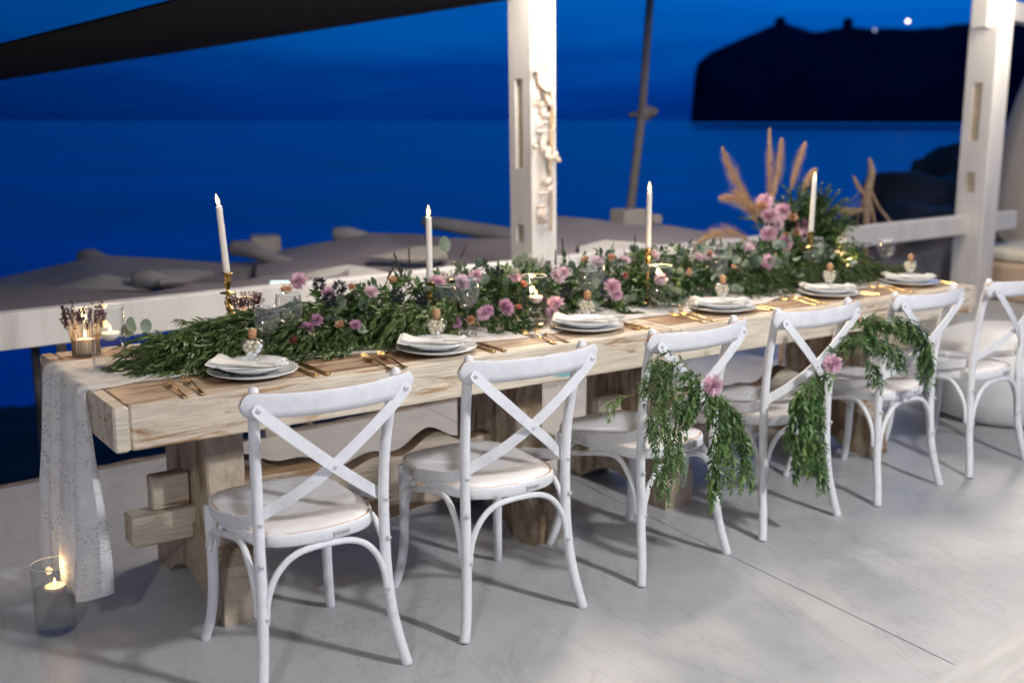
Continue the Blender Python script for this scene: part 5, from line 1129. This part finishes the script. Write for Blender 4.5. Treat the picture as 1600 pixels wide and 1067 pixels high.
for a, b_, w, bd in [((4.033, 3.78, 1.173), (3.837, 3.78, 1.415), 0.045, 0.02), ((4.221, 3.82, 1.106), (4.19, 3.82, 1.502), 0.032, 0.0), ((4.179, 3.78, 1.142), (4.236, 3.78, 1.453), 0.045, -0.01), ((4.392, 3.84, 1.194), (4.476, 3.84, 1.43), 0.035, 0.01), ((4.495, 3.86, 1.163), (4.588, 3.86, 1.298), 0.035, 0.01), ((4.051, 3.74, 1.05), (3.799, 3.74, 1.196), 0.065, -0.05), ((3.981, 3.72, 0.975), (3.623, 3.72, 0.991), 0.055, -0.05), ((4.481, 3.8, 1.069), (4.689, 3.8, 1.092), 0.035, -0.02), ((4.216, 3.86, 1.071), (4.017, 3.86, 1.206), 0.05, 0.0)]: plume(a, b_, w, bd)
for kind, p, s in [('pink', (4.049, 3.7, 1.164), 1.2), ('pink', (4.068, 3.68, 1.097), 1.25), ('pink', (4.174, 3.7, 1.116), 1.2), ('pink', (4.042, 3.66, 1.014), 1.2), ('pink', (4.136, 3.64, 0.967), 1.2), ('palepink', (4.102, 3.66, 1.06), 0.9), ('peach', (4.02, 3.7, 1.135), 1.5), ('peach', (4.242, 3.7, 1.069), 1.5), ('peach', (4.211, 3.66, 1.004), 1.5), ('peach', (4.165, 3.66, 1.001), 1.3), ('pink', (4.319, 3.68, 0.984), 1.1), ('mauve', (4.328, 3.7, 1.045), 0.9), ('coral', (4.23, 3.64, 0.939), 1.2), ('palepink', (3.919, 3.66, 0.954), 1.0)]:
    pp = Vector(p) - org
    if kind in ROSE: place(ROSE[kind], pp, s, (-.4, -.8, .2), arr)
    else: place(r.choice([m_ for k_, m_ in MUM if k_ == kind]), pp, s, (-.4, -.8, .2), arr)

# ------------------------------------------------------------------ chair sprays
def hanging(name, label, org_, curves, flower_at, twine=True, seedv=5):
    t = thing(name, label, 'garland', tuple(Vector(org_) + Vector((-.034, -.049, .012))), 0, 'green sprays tied to chairs'); r2 = random.Random(seedv); lm, sm = MB(), MB(); og = Vector(org_)
    for path, n, leafL, leafW, tone, rad_ in curves:
        P_ = spline([Vector(p) - og for p in path], 6); m_ = len(P_)
        for i in range(n):
            u = r2.random() ** .8 * (m_ - 3); k = int(u); p = P_[k] + rv(r2) * rad_ * (.5 + .5 * math.sin(pi * k / m_)); tn = (P_[min(k + 2, m_ - 1)] - P_[k]).normalized()
            if r2.random() < .18: continue
            d = tn + rv(r2) * .5; L_ = r2.uniform(.06, .13)
            sprig(lm, sm, r2, p, d, L_, leafL * .95, leafW * .86, .0135, .7, 0, max(0, min(1, tone + r2.uniform(-.3, .4))), None, .95, .0009)
    lm.obj('foliage', M['olive2'], t)['kind'] = 'stuff'; sm.obj('stems', M['stem'], t)['kind'] = 'stuff'
    fl = link('flower', MUM[0][1], t, Vector(flower_at) - og, None, 1.0); fl.rotation_euler = Vector((-.45, -.85, .12)).to_track_quat('Z', 'Y').to_euler(); return t
M['olive2'] = leafmat('spray_leaf', (.028, .070, .024), (.080, .165, .048), (.19, .30, .09))
hanging('chair_spray', 'green spray with a pink flower hanging in two tails from the third chair', (2.579, 2.620, 0.679),
        [([(2.619, 2.630, 0.672), (2.499, 2.600, 0.748), (2.370, 2.570, 0.798), (2.337, 2.570, 0.743), (2.341, 2.570, 0.615), (2.347, 2.560, 0.488), (2.391, 2.560, 0.360)], 95, .028, .0085, .42, .030),
         ([(2.394, 2.580, 0.776), (2.398, 2.580, 0.669), (2.408, 2.570, 0.540), (2.432, 2.570, 0.415)], 40, .026, .0075, .55, .022),
         ([(2.594, 2.620, 0.677), (2.498, 2.580, 0.655), (2.457, 2.580, 0.617)], 30, .03, .013, .3, .03),
         ([(2.625, 2.620, 0.662), (2.680, 2.580, 0.583), (2.748, 2.580, 0.482), (2.778, 2.580, 0.337)], 48, .030, .012, .40, .018),
         ([(2.626, 2.620, 0.650), (2.621, 2.580, 0.548), (2.609, 2.570, 0.417), (2.604, 2.570, 0.269)], 36, .032, .014, .45, .016),
         ([(2.654, 2.600, 0.583), (2.689, 2.580, 0.468), (2.709, 2.580, 0.327)], 22, .030, .012, .6, .014),
         ([(2.350, 2.620, 0.689), (2.268, 2.620, 0.684), (2.189, 2.620, 0.678)], 5, .028, .008, .7, .006)], (2.588, 2.575, 0.684), seedv=5)
hanging('chair_spray', 'green spray with a pink flower, hanging from the fourth chair and arching right', (3.279, 2.660, 0.674),
        [([(3.264, 2.660, 0.639), (3.150, 2.630, 0.599), (3.084, 2.620, 0.538), (3.082, 2.620, 0.417), (3.137, 2.620, 0.297)], 100, .034, .015, .38, .034),
         ([(3.133, 2.630, 0.504), (3.155, 2.620, 0.380), (3.248, 2.620, 0.251)], 40, .036, .015, .3, .02),
         ([(3.221, 2.650, 0.585), (3.206, 2.640, 0.491), (3.225, 2.630, 0.366)], 30, .026, .010, .6, .02),
         ([(3.300, 2.660, 0.681), (3.433, 2.700, 0.749), (3.584, 2.700, 0.778), (3.740, 2.680, 0.755), (3.848, 2.660, 0.683), (3.852, 2.640, 0.554)], 130, .040, .011, .3, .026),
         ([(3.434, 2.700, 0.736), (3.537, 2.690, 0.726), (3.640, 2.660, 0.681), (3.727, 2.660, 0.619)], 34, .038, .011, .3, .018),
         ([(3.451, 2.680, 0.687), (3.506, 2.660, 0.646), (3.574, 2.660, 0.592)], 7, .038, .010, .2, .006)], (3.218, 2.600, 0.673), seedv=9)

# ------------------------------------------------------------------ shell garland on the post
t = thing('shell_string', 'string of shells and driftwood bits hanging down the front of the middle post', 'hanging decoration', (3.79, 5.07, 2.0))
ob = Vector((3.79, 5.07, 2.0)); rs_ = random.Random(3)
top = Vector((3.716, 5.060, 1.925)) - ob; 
def sp3(px, py): 
    return None
SHL = []
for k in range(3):
    mb = MB()
    def fs_(u, v, k=k):
        a = pi * (u - .5) * 1.1; rr_ = v * (.045 + .01 * k); return (math.sin(a) * rr_, -.014 * math.sin(pi * v) - .002 * math.cos(u * 50) * v, -math.cos(a) * rr_)
    mb.grid(fs_, 18, 6); SHL.append(mb.mesh('shell', M['shell']))
drop = [([(3.716, 5.06, 1.993), (3.725, 5.06, 1.857), (3.762, 5.06, 1.719), (3.777, 5.06, 1.509), (3.774, 5.06, 1.297), (3.785, 5.06, 1.08), (3.782, 5.06, 0.935)], 0.006), ([(3.656, 5.06, 1.862), (3.691, 5.06, 1.77), (3.735, 5.06, 1.684), (3.763, 5.06, 1.615)], 0.005), ([(3.762, 5.06, 1.719), (3.79, 5.06, 1.58), (3.782, 5.06, 1.403), (3.766, 5.06, 1.261)], 0.008), ([(3.703, 5.06, 1.993), (3.673, 5.06, 1.855), (3.709, 5.06, 1.649)], 0.003), ([(3.709, 5.06, 1.649), (3.711, 5.06, 1.298), (3.713, 5.06, 0.993)], 0.0025)]
for line, rad_ in drop: MB().tube(spline([Vector(p) - ob for p in line], 4), rad_, 7).obj('twisted_rope', M['rope'], t)
for p, s, k in [((3.673, 5.06, 1.842), 0.9, 0), ((3.708, 5.06, 1.795), 1.1, 1), ((3.753, 5.06, 1.768), 1.2, 2), ((3.683, 5.06, 1.684), 0.8, 0), ((3.709, 5.06, 1.649), 0.9, 1), ((3.762, 5.06, 1.664), 0.9, 2), ((3.745, 5.06, 1.594), 1.0, 0), ((3.701, 5.06, 1.545), 0.8, 1), ((3.706, 5.06, 1.454), 0.9, 0), ((3.729, 5.06, 1.411), 1.2, 1), ((3.675, 5.06, 1.419), 0.8, 0), ((3.764, 5.06, 1.457), 0.8, 2), ((3.777, 5.06, 1.509), 0.7, 1), ((3.778, 5.06, 1.368), 0.8, 2), ((3.752, 5.06, 1.233), 1.2, 1), ((3.766, 5.06, 1.182), 0.9, 0), ((3.722, 5.06, 1.036), 1.0, 0), ((3.745, 5.06, 1.017), 1.1, 1), ((3.785, 5.06, 1.116), 0.6, 2), ((3.833, 5.06, 1.349), 0.8, 1), ((3.782, 5.06, 0.971), 0.5, 0)]:
    o = link('shell', SHL[k], t, Vector(p) - ob, (rs_.uniform(-.5, .5), rs_.uniform(-1.2, 1.2), rs_.uniform(-.8, .8)), s * .82)
for p in [(3.721, 5.06, 1.148), (3.71, 5.06, 1.538), (3.713, 5.06, 1.076), (3.71, 5.06, 1.489)]:
    MB().tube([Vector(p) - ob + Vector((-.035, -.01, 0)), Vector(p) - ob + Vector((.035, -.01, .002))], .006, 7).obj('driftwood_bar', M['shell'], t)
